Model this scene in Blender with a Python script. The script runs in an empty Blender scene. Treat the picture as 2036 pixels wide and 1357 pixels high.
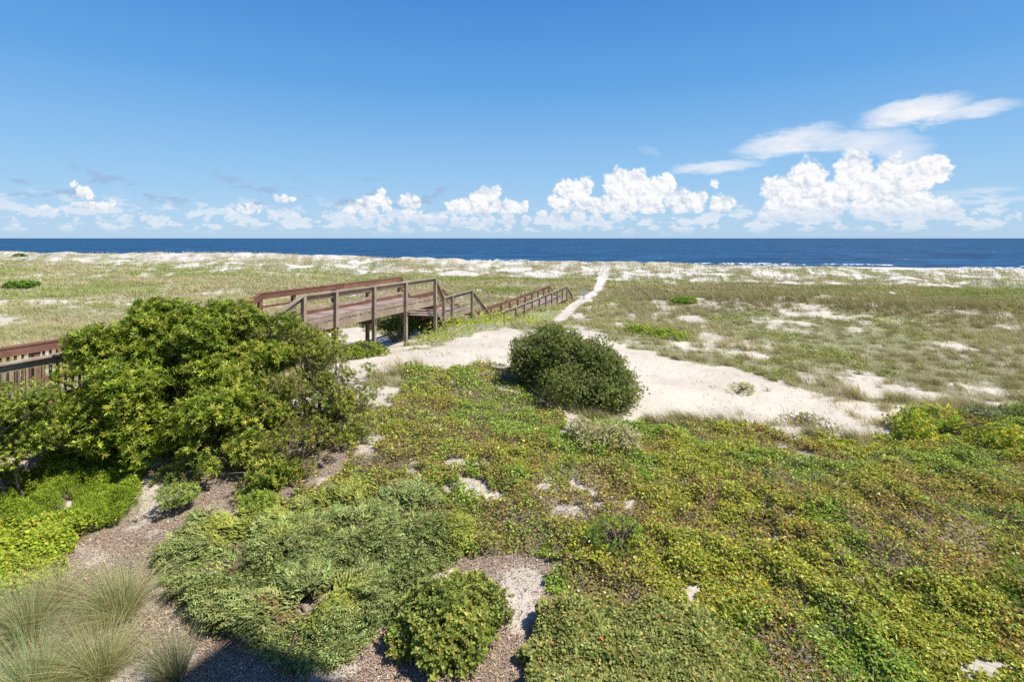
import bpy, math, random
import numpy as np
from math import radians, sin, cos, pi

# ------------------------------------------------------------------ camera, sky, sun
sc = bpy.context.scene
CAMZ = 6.0
F = 1050.0                       # focal length in pixels of the 2036 px wide photograph
cam_d = bpy.data.cameras.new("camera")
cam = bpy.data.objects.new("camera", cam_d)
sc.collection.objects.link(cam)
cam.location = (0, 0, CAMZ)
cam.rotation_euler = (radians(90), 0, 0)
cam_d.sensor_width = 36
cam_d.lens = 36 * F / 2036
cam_d.shift_y = -204.5 / 2036
cam_d.clip_start = 0.1
cam_d.clip_end = 200000
sc.camera = cam

SUN_EL, SUN_AZ = radians(56), radians(110)      # azimuth measured from +Y (view direction) towards +X
sun_dir = np.array([cos(SUN_EL) * sin(SUN_AZ), cos(SUN_EL) * cos(SUN_AZ), sin(SUN_EL)])
sl = bpy.data.lights.new("sun", 'SUN')
sl.energy = 4.6
sl.angle = radians(0.55)
sl.color = (1.0, 0.955, 0.88)
so = bpy.data.objects.new("sun", sl)
sc.collection.objects.link(so)
from mathutils import Vector
so.rotation_euler = Vector(sun_dir).to_track_quat('Z', 'Y').to_euler()

world = bpy.data.worlds.new("World")
sc.world = world
world.use_nodes = True
WN = world.node_tree
WN.nodes.clear()


def nd(nt, typ, **kw):
    n = nt.nodes.new(typ)
    for k, v in kw.items():
        if k.startswith('i_'):
            n.inputs[k[2:]].default_value = v
        else:
            setattr(n, k, v)
    return n


def val(nt, sock, v):
    if hasattr(v, 'is_output'):
        nt.links.new(v, sock)
    else:
        sock.default_value = v


def mth(nt, op, a, b=0.0, c=None, clamp=False):
    n = nt.nodes.new('ShaderNodeMath')
    n.operation = op
    n.use_clamp = clamp
    val(nt, n.inputs[0], a)
    val(nt, n.inputs[1], b)
    if c is not None:
        val(nt, n.inputs[2], c)
    return n.outputs[0]


def mixc(nt, fac, a, b, blend='MIX'):
    n = nt.nodes.new('ShaderNodeMix')
    n.data_type = 'RGBA'
    n.blend_type = blend
    val(nt, n.inputs[0], fac)
    val(nt, n.inputs[6], a)
    val(nt, n.inputs[7], b)
    return n.outputs[2]


def sstep(nt, x, lo, hi):
    n = nt.nodes.new('ShaderNodeMapRange')
    n.interpolation_type = 'SMOOTHSTEP'
    val(nt, n.inputs[0], x)
    n.inputs[1].default_value = lo
    n.inputs[2].default_value = hi
    return n.outputs[0]


def noise(nt, vec, scale, detail=4, rough=0.55, dist=0.0, out=0):
    n = nt.nodes.new('ShaderNodeTexNoise')
    if nt == WN: n.noise_dimensions = '2D'
    n.inputs['Scale'].default_value = scale
    n.inputs['Detail'].default_value = detail
    n.inputs['Roughness'].default_value = rough
    n.inputs['Distortion'].default_value = dist
    if vec is not None:
        nt.links.new(vec, n.inputs['Vector'])
    return n.outputs[out]


def build_world():
    nt = WN
    sky = nd(nt, 'ShaderNodeTexSky', sky_type='NISHITA', sun_disc=False)
    sky.sun_elevation = SUN_EL
    sky.sun_rotation = SUN_AZ
    sky.air_density = 1.0
    sky.dust_density = 0.25
    sky.ozone_density = 2.6
    sky.altitude = 10
    tc = nd(nt, 'ShaderNodeTexCoord')
    sep = nd(nt, 'ShaderNodeSeparateXYZ')
    nt.links.new(tc.outputs['Generated'], sep.inputs[0])
    x, y, z = sep.outputs
    az = mth(nt, 'ARCTAN2', x, y)
    el = mth(nt, 'ARCSINE', z)
    # clear maritime air: the physical sky, pulled towards the deep blue above and the pale blue at the sea horizon
    rp = nd(nt, 'ShaderNodeValToRGB')
    E = rp.color_ramp.elements
    E[0].position = 0; E[0].color = (.42, .62, .84, 1)
    E[1].position = 1; E[1].color = (.03, .13, .45, 1)
    for pos, cc in ((.05, (.40, .63, .87, 1)), (.16, (.28, .55, .87, 1)), (.34, (.125, .385, .80, 1)), (.60, (.045, .215, .66, 1))):
        e = E.new(pos); e.color = cc
    val(nt, rp.inputs[0], mth(nt, 'MULTIPLY', el, 1.25, clamp=True))
    rv = nd(nt, 'ShaderNodeVectorMath', operation='SCALE')
    nt.links.new(rp.outputs[0], rv.inputs[0]); rv.inputs['Scale'].default_value = 1 / SKYE
    hs_out = mixc(nt, .9, sky.outputs[0], rv.outputs[0])
    # thin clouds: streaks of cirrus, low distant haze clouds (all by compass direction and elevation)
    cb = nd(nt, 'ShaderNodeCombineXYZ')
    val(nt, cb.inputs[0], mth(nt, 'MULTIPLY', az, 1.0))
    val(nt, cb.inputs[1], mth(nt, 'MULTIPLY', el, 3.0))
    v1 = cb.outputs[0]
    wob = noise(nt, v1, 7.0, 6, 0.6)
    wob2 = noise(nt, v1, 26.0, 5, 0.62)
    total = None
    # (azimuth centre, elevation centre, half width, half height, tilt, strength)
    for (ax, ex, wx, wy, tilt, st) in CIRRUS:
        da = mth(nt, 'SUBTRACT', az, ax)
        de = mth(nt, 'SUBTRACT', mth(nt, 'SUBTRACT', el, ex), mth(nt, 'MULTIPLY', da, tilt))
        da = mth(nt, 'ADD', da, mth(nt, 'MULTIPLY', mth(nt, 'SUBTRACT', wob, 0.5), wx * 0.9))
        de = mth(nt, 'ADD', de, mth(nt, 'MULTIPLY', mth(nt, 'SUBTRACT', wob2, 0.5), wy * 1.5))
        q = mth(nt, 'ADD', mth(nt, 'POWER', mth(nt, 'ABSOLUTE', mth(nt, 'DIVIDE', da, wx)), 2.0),
                mth(nt, 'POWER', mth(nt, 'ABSOLUTE', mth(nt, 'DIVIDE', de, wy)), 2.0))
        m = mth(nt, 'MULTIPLY', sstep(nt, q, 1.5, 0.0), st)
        total = m if total is None else mth(nt, 'MAXIMUM', total, m)
    # low broken cloud just above the sea horizon
    cb2 = nd(nt, 'ShaderNodeCombineXYZ')
    val(nt, cb2.inputs[0], mth(nt, 'MULTIPLY', az, 1.0))
    val(nt, cb2.inputs[1], mth(nt, 'MULTIPLY', el, 2.3))
    n1 = noise(nt, cb2.outputs[0], 24.0, 6, 0.62)
    band = mth(nt, 'MULTIPLY', sstep(nt, el, 0.003, 0.022), sstep(nt, el, 0.085, 0.035))
    lowm = mth(nt, 'MULTIPLY', sstep(nt, mth(nt, 'ADD', n1, mth(nt, 'MULTIPLY', band, 0.12)), 0.585, 0.68), band)
    lowm = mth(nt, 'MULTIPLY', lowm, 0.75)
    n2 = noise(nt, cb2.outputs[0], 9.0, 6, 0.6)
    haze = mth(nt, 'MULTIPLY', sstep(nt, el, 0.07, 0.0), 0.28)
    c0 = hs_out
    c1 = mixc(nt, lowm, c0, (.80 / SKYE, .86 / SKYE, .93 / SKYE, 1))
    fade = mth(nt, 'MULTIPLY', total, mth(nt, 'ADD', 0.55, mth(nt, 'MULTIPLY', wob2, 0.8)), clamp=True)
    c2 = mixc(nt, fade, c1, (.90 / SKYE, .92 / SKYE, .96 / SKYE, 1))
    # cumulus
    K = 1000.0
    pc = nd(nt, 'ShaderNodeCombineXYZ')
    val(nt, pc.inputs[0], mth(nt, 'MULTIPLY', az, K)); val(nt, pc.inputs[1], mth(nt, 'MULTIPLY', el, K))

    def vm(op, a_, b_=None, scale=None):
        n = nt.nodes.new('ShaderNodeVectorMath'); n.operation = op
        val(nt, n.inputs[0], a_)
        if b_ is not None: val(nt, n.inputs[1], b_)
        if scale is not None: n.inputs['Scale'].default_value = scale
        return n.outputs[1] if op == 'LENGTH' else n.outputs[0]

    def ncol(v_, sc_, det, ro):
        return vm('SUBTRACT', noise(nt, v_, sc_, det, ro, 0, 1), (.5, .5, .5))
    warp1 = vm('SCALE', ncol(pc.outputs[0], .035, 3, .55), scale=20.0)
    warp2 = vm('SCALE', ncol(pc.outputs[0], .14, 3, .6), scale=6.5)
    pw = vm('ADD', vm('ADD', pc.outputs[0], warp1), warp2)

    def billow(v_):
        t_ = None
        for sc_, am in ((.048, 1.0), (.13, .55)):
            vo = nt.nodes.new('ShaderNodeTexVoronoi'); vo.feature = 'SMOOTH_F1'; vo.voronoi_dimensions = '2D'
            vo.inputs['Scale'].default_value = sc_; vo.inputs['Smoothness'].default_value = .35
            nt.links.new(v_, vo.inputs['Vector'])
            q_ = mth(nt, 'MULTIPLY', mth(nt, 'SUBTRACT', .55, vo.outputs['Distance']), am)
            t_ = q_ if t_ is None else mth(nt, 'ADD', t_, q_)
        return t_
    b0 = billow(pw)
    b1 = billow(vm('ADD', pw, (3.2, 4.6, 0)))
    dens = None
    for vb, lob in CUMULUS:
        gsum = None
        for (u, v, r) in lob:
            a_, e_ = dir_of(u, v)
            sc_ = math.cos(a_)
            dd = vm('LENGTH', vm('MULTIPLY', vm('SUBTRACT', pw, (a_ * K, e_ * K, 0)), (1 / sc_ ** 2, 1 / sc_, 0)))
            q_ = mth(nt, 'MULTIPLY_ADD', dd, -1.0 / r, 1.0)
            gsum = q_ if gsum is None else mth(nt, 'SMOOTH_MAX', gsum, q_, .25)
        _, eb = dir_of(np.mean([l[0] for l in lob]), vb)
        base = mth(nt, 'MULTIPLY', mth(nt, 'SUBTRACT', mth(nt, 'ADD', el, mth(nt, 'MULTIPLY', mth(nt, 'SUBTRACT', wob2, .5), .006)), eb), 130.0)
        gsum = mth(nt, 'MINIMUM', gsum, base)
        dens = gsum if dens is None else mth(nt, 'MAXIMUM', dens, gsum)
    full = mth(nt, 'ADD', dens, mth(nt, 'MULTIPLY', b0, .42))
    alpha = sstep(nt, full, .03, .38)
    lightv = mth(nt, 'ADD', mth(nt, 'MULTIPLY', mth(nt, 'SUBTRACT', b0, b1), .85), .74)
    lightv = mth(nt, 'ADD', lightv, mth(nt, 'MULTIPLY', b0, .22))
    lightv = mth(nt, 'ADD', lightv, mth(nt, 'MULTIPLY', sstep(nt, el, .025, .10), .16))
    lightv = mth(nt, 'SUBTRACT', lightv, mth(nt, 'MULTIPLY', sstep(nt, noise(nt, pc.outputs[0], .028, 3, .5), .48, .68), .30), clamp=True)
    ccol = mixc(nt, lightv, (.50 / SKYE, .60 / SKYE, .76 / SKYE, 1), (.99 / SKYE, .99 / SKYE, 1.0 / SKYE, 1))
    ccol = mixc(nt, sstep(nt, el, .065, .015), ccol, (.60 / SKYE, .73 / SKYE, .88 / SKYE, 1))
    lowfade = sstep(nt, el, -.01, .04)
    c2 = mixc(nt, mth(nt, 'MULTIPLY', alpha, mth(nt, 'ADD', .45, mth(nt, 'MULTIPLY', lowfade, .55))), c2, ccol)
    # small grey scraps of cloud in front, at the left
    sc1 = noise(nt, cb2.outputs[0], 17.0, 5, .55)
    bandg = mth(nt, 'MULTIPLY', mth(nt, 'MULTIPLY', sstep(nt, el, .045, .065), sstep(nt, el, .125, .09)), sstep(nt, az, .05, -.15))
    c2 = mixc(nt, mth(nt, 'MULTIPLY', mth(nt, 'MULTIPLY', sstep(nt, sc1, .57, .66), bandg), .6), c2, (.34 / SKYE, .47 / SKYE, .68 / SKYE, 1))
    bg = nd(nt, 'ShaderNodeBackground')
    bg.inputs[1].default_value = SKYK * 1.0
    nt.links.new(c2, bg.inputs[0])
    out = nd(nt, 'ShaderNodeOutputWorld')
    nt.links.new(bg.outputs[0], out.inputs[0])


EXPO = 2 ** 0.5                 # the photograph is exposed about half a stop brighter than the lights alone
SKYK = 0.10
SKYE = SKYK * EXPO


def dir_of(u, v):
    x, z = (u - 1018) / F, (474 - v) / F
    return math.atan2(x, 1), math.asin(z / math.sqrt(x * x + z * z + 1))


CIRRUS = []
for (u, v, wu, wv, tilt, st) in [(1812, 222, 110, 30, 0.10, 1.0), (1915, 222, 110, 17, 0.05, .75), (1570, 282, 110, 27, 0.12, .85),
                                 (1700, 282, 130, 26, -0.08, .7), (1790, 300, 70, 22, -.1, .6), (1415, 332, 90, 13, 0.04, .75),
                                 (1960, 400, 110, 6, 0.06, .35), (1960, 378, 60, 6, 0.0, .3), (1290, 300, 25, 10, -.3, .15)]:
    a, e = dir_of(u, v)
    a2, e2 = dir_of(u + wu, v)
    _, e3 = dir_of(u, v - wv)
    CIRRUS.append((a, e, a2 - a, e3 - e, tilt, st))
# cumulus over the sea: cloud base and lobes (x, y, radius), turned into compass directions
CUMULUS = [
    (440,
     [(1560, 395, 42), (1600, 360, 42), (1590, 410, 40), (1650, 400, 45), (1700, 350, 48), (1730, 400, 50), (1770, 350, 42), (1800, 400, 48), (1835, 345, 30), (1865, 335, 28), (1850, 415, 34), (1540, 425, 24), (1890, 425, 26), (1700, 320, 24), (1520, 430, 16), (1905, 432, 14), (1620, 425, 30), (1760, 425, 30), (1535, 375, 24)]),
    (425,
     [(1225, 365, 28), (1260, 370, 34), (1290, 385, 36), (1240, 400, 30), (1320, 375, 24), (1350, 400, 26), (1385, 402, 22), (1200, 410, 20), (1430, 408, 20), (1452, 400, 13), (1300, 415, 22), (1355, 420, 16), (1330, 355, 12), (1424, 367, 10)]),
    (425,
     [(1130, 380, 26), (1155, 375, 24), (1120, 405, 20), (1160, 405, 22), (1100, 400, 12), (1180, 410, 16)]),
    (430,
     [(900, 408, 14), (930, 412, 20), (955, 398, 22), (975, 390, 17), (990, 382, 12), (960, 425, 16), (915, 428, 14), (985, 410, 13)]),
    (425,
     [(1010, 405, 14), (1020, 415, 14), (1040, 410, 11), (1000, 420, 10)]),
    (442,
     [(700, 412, 15), (722, 408, 18), (745, 398, 14), (757, 388, 11), (770, 410, 14), (690, 425, 10), (740, 425, 14)]),
    (445,
     [(805, 400, 14), (825, 402, 14), (815, 425, 14), (835, 435, 14), (800, 440, 10), (855, 435, 10)]),
    (428,
     [(165, 410, 12), (185, 412, 12), (205, 412, 12), (222, 405, 9), (150, 406, 6)]),
    (434, [(60, 420, 8), (85, 418, 10), (105, 425, 10), (125, 422, 7), (45, 421, 5)]),
    (398, [(145, 370, 6), (160, 382, 10), (178, 384, 11)]),
    (430, [(455, 418, 9), (475, 415, 9), (498, 412, 11), (515, 415, 9), (485, 424, 8)]),
    (403, [(550, 396, 8), (566, 395, 10), (580, 397, 6)]),
    (442, [(645, 430, 7), (655, 434, 8), (668, 438, 6)]),
    (446, [(2000, 432, 8), (2015, 425, 8), (2025, 436, 7)]),
    (427, [(1938, 420, 7), (1948, 423, 5)]),
    (452, [(700, 440, 12), (730, 443, 14), (765, 440, 12), (800, 446, 10), (840, 440, 14), (875, 437, 13), (905, 440, 14), (940, 442, 12), (975, 440, 12), (1010, 438, 12), (1045, 436, 12), (1080, 430, 13), (1110, 432, 14), (1150, 434, 14), (1190, 432, 14), (1230, 434, 12)]),
    (450, [(250, 436, 8), (290, 432, 9), (320, 438, 7), (380, 428, 8), (410, 436, 9), (540, 432, 8), (590, 430, 9), (610, 440, 7), (30, 436, 10), (150, 438, 9), (200, 436, 9)]),
    (460, [(1110, 455, 5), (1130, 454, 6), (1150, 455, 6), (1175, 454, 6), (1200, 455, 5), (1220, 455, 5)]),
]
build_world()
world.cycles.sampling_method = 'MANUAL'
world.cycles.sample_map_resolution = 512

sc.view_settings.view_transform = 'Standard'
sc.view_settings.look = 'None'
sc.view_settings.exposure = 0.5
sc.view_settings.gamma = 1.0
sc.render.engine = 'CYCLES'
sc.cycles.diffuse_bounces = 4
sc.cycles.glossy_bounces = 2
sc.cycles.transmission_bounces = 6
sc.cycles.transparent_max_bounces = 16
sc.cycles.use_denoising = False
sc.cycles.max_bounces = 8

# ------------------------------------------------------------------ helpers
rng = np.random.default_rng(7)
C = sc.collection


def tag(o, label=None, cat=None, group=None, kind=None):
    if label: o['label'] = label
    if cat: o['category'] = cat
    if group: o['group'] = group
    if kind: o['kind'] = kind
    return o


def empty(name, loc, label, cat, group=None):
    o = bpy.data.objects.new(name, None)
    C.objects.link(o)
    o.location = loc
    o.empty_display_size = 0.3
    return tag(o, label, cat, group)


def mesh_from(name, co, faces_flat, counts, mat, parent=None, col=None, smooth=False, attrs=None):
    """co (n,3); faces_flat vertex indices; counts loops per face"""
    me = bpy.data.meshes.new(name)
    co = np.asarray(co, dtype=np.float32)
    if parent is not None:
        co = co - np.array(parent.location, dtype=np.float32)
    faces_flat = np.asarray(faces_flat, dtype=np.int32)
    counts = np.asarray(counts, dtype=np.int32)
    me.vertices.add(len(co))
    me.vertices.foreach_set('co', co.ravel())
    me.loops.add(len(faces_flat))
    me.loops.foreach_set('vertex_index', faces_flat)
    me.polygons.add(len(counts))
    st = np.zeros(len(counts), dtype=np.int32)
    st[1:] = np.cumsum(counts)[:-1]
    me.polygons.foreach_set('loop_start', st)
    me.polygons.foreach_set('use_smooth', np.full(len(counts), smooth, dtype=bool))
    if col is not None:
        a = me.attributes.new('tint', 'FLOAT_COLOR', 'POINT')
        c4 = np.ones((len(co), 4), dtype=np.float32)
        c4[:, :3] = col
        a.data.foreach_set('color', c4.ravel())
    for k, v in (attrs or {}).items():
        a = me.attributes.new(k, 'FLOAT', 'POINT')
        a.data.foreach_set('value', np.asarray(v, dtype=np.float32))
    me.update()
    me.validate()
    me.materials.append(mat)
    o = bpy.data.objects.new(name, me)
    C.objects.link(o)
    if parent is not None:
        o.parent = parent
    return o


def _h(ix, iy, seed):
    n = (ix.astype(np.int64) * 374761393 + iy.astype(np.int64) * 668265263 + seed * 1442695041) & 0xFFFFFFFF
    n = ((n ^ (n >> 13)) * 1274126177) & 0xFFFFFFFF
    n = (n ^ (n >> 16)) & 0xFFFFFFFF
    return n.astype(np.float64) / 4294967295.0


def vnoise(x, y, seed=0):
    x = np.asarray(x, dtype=float); y = np.asarray(y, dtype=float)
    ix = np.floor(x); iy = np.floor(y)
    fx = x - ix; fy = y - iy
    fx = fx * fx * fx * (fx * (fx * 6 - 15) + 10); fy = fy * fy * fy * (fy * (fy * 6 - 15) + 10)
    a = _h(ix, iy, seed); b = _h(ix + 1, iy, seed); c = _h(ix, iy + 1, seed); d = _h(ix + 1, iy + 1, seed)
    return (a * (1 - fx) + b * fx) * (1 - fy) + (c * (1 - fx) + d * fx) * fy


def fbm(x, y, seed=0, oct=4, gain=0.5):
    t = 0; amp = 1.0; s = 0
    x = np.asarray(x, dtype=float); y = np.asarray(y, dtype=float)
    for k in range(oct):
        t = t + amp * vnoise(x, y, seed + k * 17)
        s += amp
        amp *= gain
        x, y = (x * 0.8 - y * 0.6) * 2.03 + 5.3, (x * 0.6 + y * 0.8) * 2.03 + 1.7
    return t / s


def ss(x, a, b):
    t = np.clip((x - a) / (b - a), 0, 1)
    return t * t * (3 - 2 * t)


# ------------------------------------------------------------------ terrain height
ANCH = [(0, 1357, 5.3), (500, 1357, 5.3), (1018, 1357, 5.3), (1500, 1357, 5.25), (2036, 1357, 5.1),
        (-500, 1357, 5.2), (2600, 1357, 5.0),
        (150, 1050, 5.1), (400, 1050, 5.0), (700, 1100, 5.1), (1018, 1100, 5.1), (1500, 1100, 5.0), (1950, 1050, 4.8),
        (250, 890, 4.65), (60, 900, 4.55), (600, 930, 4.75), (1000, 900, 4.65), (1500, 900, 4.85), (1900, 930, 4.8),
        (2500, 950, 4.8), (-400, 900, 4.5), (1100, 800, 4.7),
        (960, 745, 4.35), (850, 765, 4.4), (860, 700, 4.5), (740, 790, 4.5), (730, 710, 4.55), (940, 690, 4.5),
        (1000, 662, 4.6), (925, 650, 4.62), (1015, 642, 4.85), (965, 645, 4.6), (1060, 650, 5.2), (1300, 740, 4.95), (1250, 690, 5.0),
        (1500, 800, 5.1), (1650, 850, 5.15), (1800, 800, 5.1), (1200, 660, 5.1), (1120, 640, 5.75), (1140, 610, 6.9),
        (1040, 648, 6.45), (1127, 607, 7.15), (1000, 610, 7.2),
        (1350, 592, 5.1), (1500, 592, 5.0), (1700, 602, 4.95), (1900, 620, 4.85), (2036, 630, 4.85), (2500, 660, 4.9),
        (1280, 605, 5.4), (1230, 625, 5.4), (1400, 650, 5.15), (1700, 700, 5.1), (2000, 720, 5.0), (1300, 660, 4.9),
        (1350, 570, 7.0), (1700, 577, 7.0), (2000, 592, 6.8), (2036, 562, 7.1), (1600, 555, 7.2), (1250, 560, 7.2),
        (1190, 580, 7.15), (1205, 540, 6.7), (1210, 532, 6.2), (1350, 533, 6.2), (1700, 541, 6.4), (2036, 549, 6.5), (2500, 560, 6.6),
        (1060, 524, 5.8), (930, 529, 6.2), (800, 521, 5.6), (600, 513, 5.25), (450, 510, 4.95), (340, 507, 4.6), (280, 513, 5.2),
        (150, 505, 4.85), (0, 503, 4.9), (-500, 503, 5.0),
        (40, 565, 6.5), (300, 560, 6.7), (600, 560, 7.0), (900, 560, 7.1), (700, 540, 6.9), (200, 540, 6.6), (400, 530, 6.3),
        (200, 600, 6.2), (500, 600, 6.2), (250, 620, 5.9), (100, 650, 5.4), (650, 620, 6.0), (750, 640, 5.5), (0, 600, 6.0), (-400, 600, 6.0)]
AW = [(-11, 10, 1.6), (-9, 14, 1.6), (-7.2, 17.5, 1.5), (-8.9, 18.5, 1.2), (-4.65, 22.9, 1.32), (-5.5, 20.8, 1.35), (-3.7, 25.2, 1.3), (-6.5, 24, .95), (-5.5, 27, .75), (-3.6, 28, 1.1),
      (-14, 12, 1.4), (0, 3, .7), (8, 3, .8), (-8, 3, .7), (0, -20, .7), (30, -10, .9), (-30, -10, .9), (30, 10, 1.1), (-25, 14, 1.2)]
pts = []
for u, v, d in ANCH:
    Y = d * F / (v - 474)
    pts.append(((u - 1018) / F * Y, Y, CAMZ - d))
pts += AW
PA = np.array(pts)


def warp(x, y):
    yy = np.maximum(y, -15) + 22.0
    return 2.2 * x / yy, 4.0 * np.log(yy)


_ax, _ay = warp(PA[:, 0], PA[:, 1])


def _ker(r2):
    return np.sqrt(r2 + 0.0012)


_K = -_ker((_ax[:, None] - _ax[None]) ** 2 + (_ay[:, None] - _ay[None]) ** 2) - np.eye(len(_ax)) * 0.004
_P = np.stack([np.ones_like(_ax), _ax, _ay], 1)
_M = np.block([[_K, _P], [_P.T, np.zeros((3, 3))]])
_sol = np.linalg.solve(_M, np.concatenate([PA[:, 2], np.zeros(3)]))


def shore(x, y):
    return y + 0.237 * x - 193 + 4.0 * (fbm(x / 40, y / 40, 91, 2) - .5)


def H(x, y):
    x = np.atleast_1d(np.asarray(x, dtype=float)); y = np.atleast_1d(np.asarray(y, dtype=float))
    out = np.empty_like(x)
    B = 60000
    for i in range(0, len(x), B):
        xs, ys = x[i:i + B], y[i:i + B]
        wx, wy = warp(xs, ys)
        wx = np.clip(wx, -3.2, 3.2)
        k = -_ker((wx[:, None] - _ax[None]) ** 2 + (wy[:, None] - _ay[None]) ** 2)
        h = k @ _sol[:-3] + _sol[-3] + _sol[-2] * wx + _sol[-1] * wy
        dist = np.hypot(xs, np.maximum(ys, 0))
        h = h + 0.10 * ss(dist, 5, 20) * (fbm(xs / 2.2, ys / 2.2, 3, 3) - .5) * 1.6
        h = h + ss(dist, 24, 60) * 1.1 * (fbm(xs / 9, ys / 7, 5, 3) - .5)
        s = shore(xs, ys)
        h = h + 1.6 * ss(s, -105, -80) * (fbm(xs / 7.5, ys / 6, 15, 3) - .62) * ss(xs + ys * .9, -400, -100)
        h = h - ss(s, -108, -85) * (.85 * ss(xs, -60, 0) + .55 * ss(xs, 15, 85))
        bz = -2.55 - 0.015 * (s + 30) - 0.02 * np.maximum(s, 0)
        out[i:i + B] = h * (1 - ss(s, -52, -30)) + bz * ss(s, -52, -30)
    return out


def proj(x, y, z):
    yy = np.maximum(y, 0.2)
    return 1018 + F * x / yy, 474 + F * (CAMZ - z) / yy


def ground_at(u, v, ymin=4, ymax=220):
    """first terrain point on the ray through the photograph's pixel (u, v)"""
    ys = np.geomspace(ymin, ymax, 700)
    xs = (u - 1018) / F * ys
    zr = CAMZ - (v - 474) / F * ys
    g = H(xs, ys)
    k = np.argmax(g > zr)
    return xs[k], ys[k], g[k]


# ------------------------------------------------------------------ ground cover map
def inpoly(u, v, poly):
    p = np.array(poly, dtype=float)
    r = np.zeros(u.shape, dtype=bool)
    j = len(p) - 1
    for i in range(len(p)):
        xi, yi = p[i]; xj, yj = p[j]
        c = ((yi > v) != (yj > v)) & (u < (xj - xi) * (v - yi) / (yj - yi + 1e-9) + xi)
        r ^= c
        j = i
    return r


P_SAND1 = [(640, 660), (700, 652), (760, 668), (805, 690), (860, 688), (930, 668), (1000, 652), (1045, 660), (1020, 700), (1010, 735), (960, 720), (890, 737), (810, 728), (745, 745), (735, 768), (790, 780), (785, 808), (720, 812), (660, 760), (640, 700)]
P_SAND2 = [(1150, 650), (1190, 662), (1250, 690), (1330, 712), (1420, 726), (1500, 745), (1560, 765), (1640, 790), (1740, 800), (1830, 806), (1780, 850), (1700, 872), (1600, 866), (1570, 872), (1480, 850), (1400, 842), (1330, 826), (1280, 850), (1180, 800), (1100, 760)]
P_SAND3 = [(1010, 735), (1060, 770), (1120, 812), (1170, 850), (1150, 872), (1110, 830), (1040, 785), (990, 740)]
P_PATH = [(1196, 530), (1214, 530), (1206, 560), (1196, 582), (1152, 612), (1125, 640), (1095, 642), (1132, 606), (1180, 578)]
P_MULCH = [(0, 850), (200, 850), (320, 860), (560, 930), (700, 830), (725, 900), (640, 965), (560, 1020), (545, 1055), (900, 1110), (1080, 1095), (1100, 1200), (1040, 1290), (1030, 1600), (-900, 1600), (-900, 850)]
P_VINE = [(500, 1045), (520, 990), (640, 965), (715, 905), (730, 850), (740, 812), (790, 800), (808, 730), (890, 738), (960, 722), (1010, 740), (1060, 780), (1140, 860), (1200, 838), (1300, 845), (1450, 850), (1600, 880), (1700, 890), (1790, 850), (2100, 800), (4000, 800), (4000, 2000), (1000, 2000), (1100, 1230), (1095, 1110), (960, 1095), (900, 1090), (800, 1010)]
P_GREEN = [(-900, 960), (0, 965), (100, 918), (210, 890), (268, 935), (285, 980), (272, 1050), (200, 1085), (150, 1110), (60, 1180), (0, 1200), (-900, 1300)]
P_JUN = [(325, 1115), (400, 1062), (540, 1045), (640, 1005), (790, 990), (880, 1005), (930, 1050), (890, 1110), (830, 1165), (740, 1240), (650, 1320), (590, 1325), (540, 1290), (440, 1262), (380, 1195)]
P_HAW = [(1060, 1232), (1250, 1228), (1400, 1262), (1500, 1305), (1570, 1600), (1000, 1600), (1030, 1290)]
P_MOUND = [(800, 700), (840, 690), (862, 665), (895, 645), (925, 636), (1010, 632), (1050, 646), (1000, 652), (960, 662), (915, 672), (870, 690), (830, 698)]
P_MOUND2 = [(1035, 640), (1060, 622), (1110, 618), (1130, 628), (1100, 642), (1060, 652)]
P_SGRASS = [(690, 770), (700, 738), (730, 748), (745, 768), (790, 775), (800, 740), (840, 740), (800, 790), (760, 775), (720, 780)]


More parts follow.
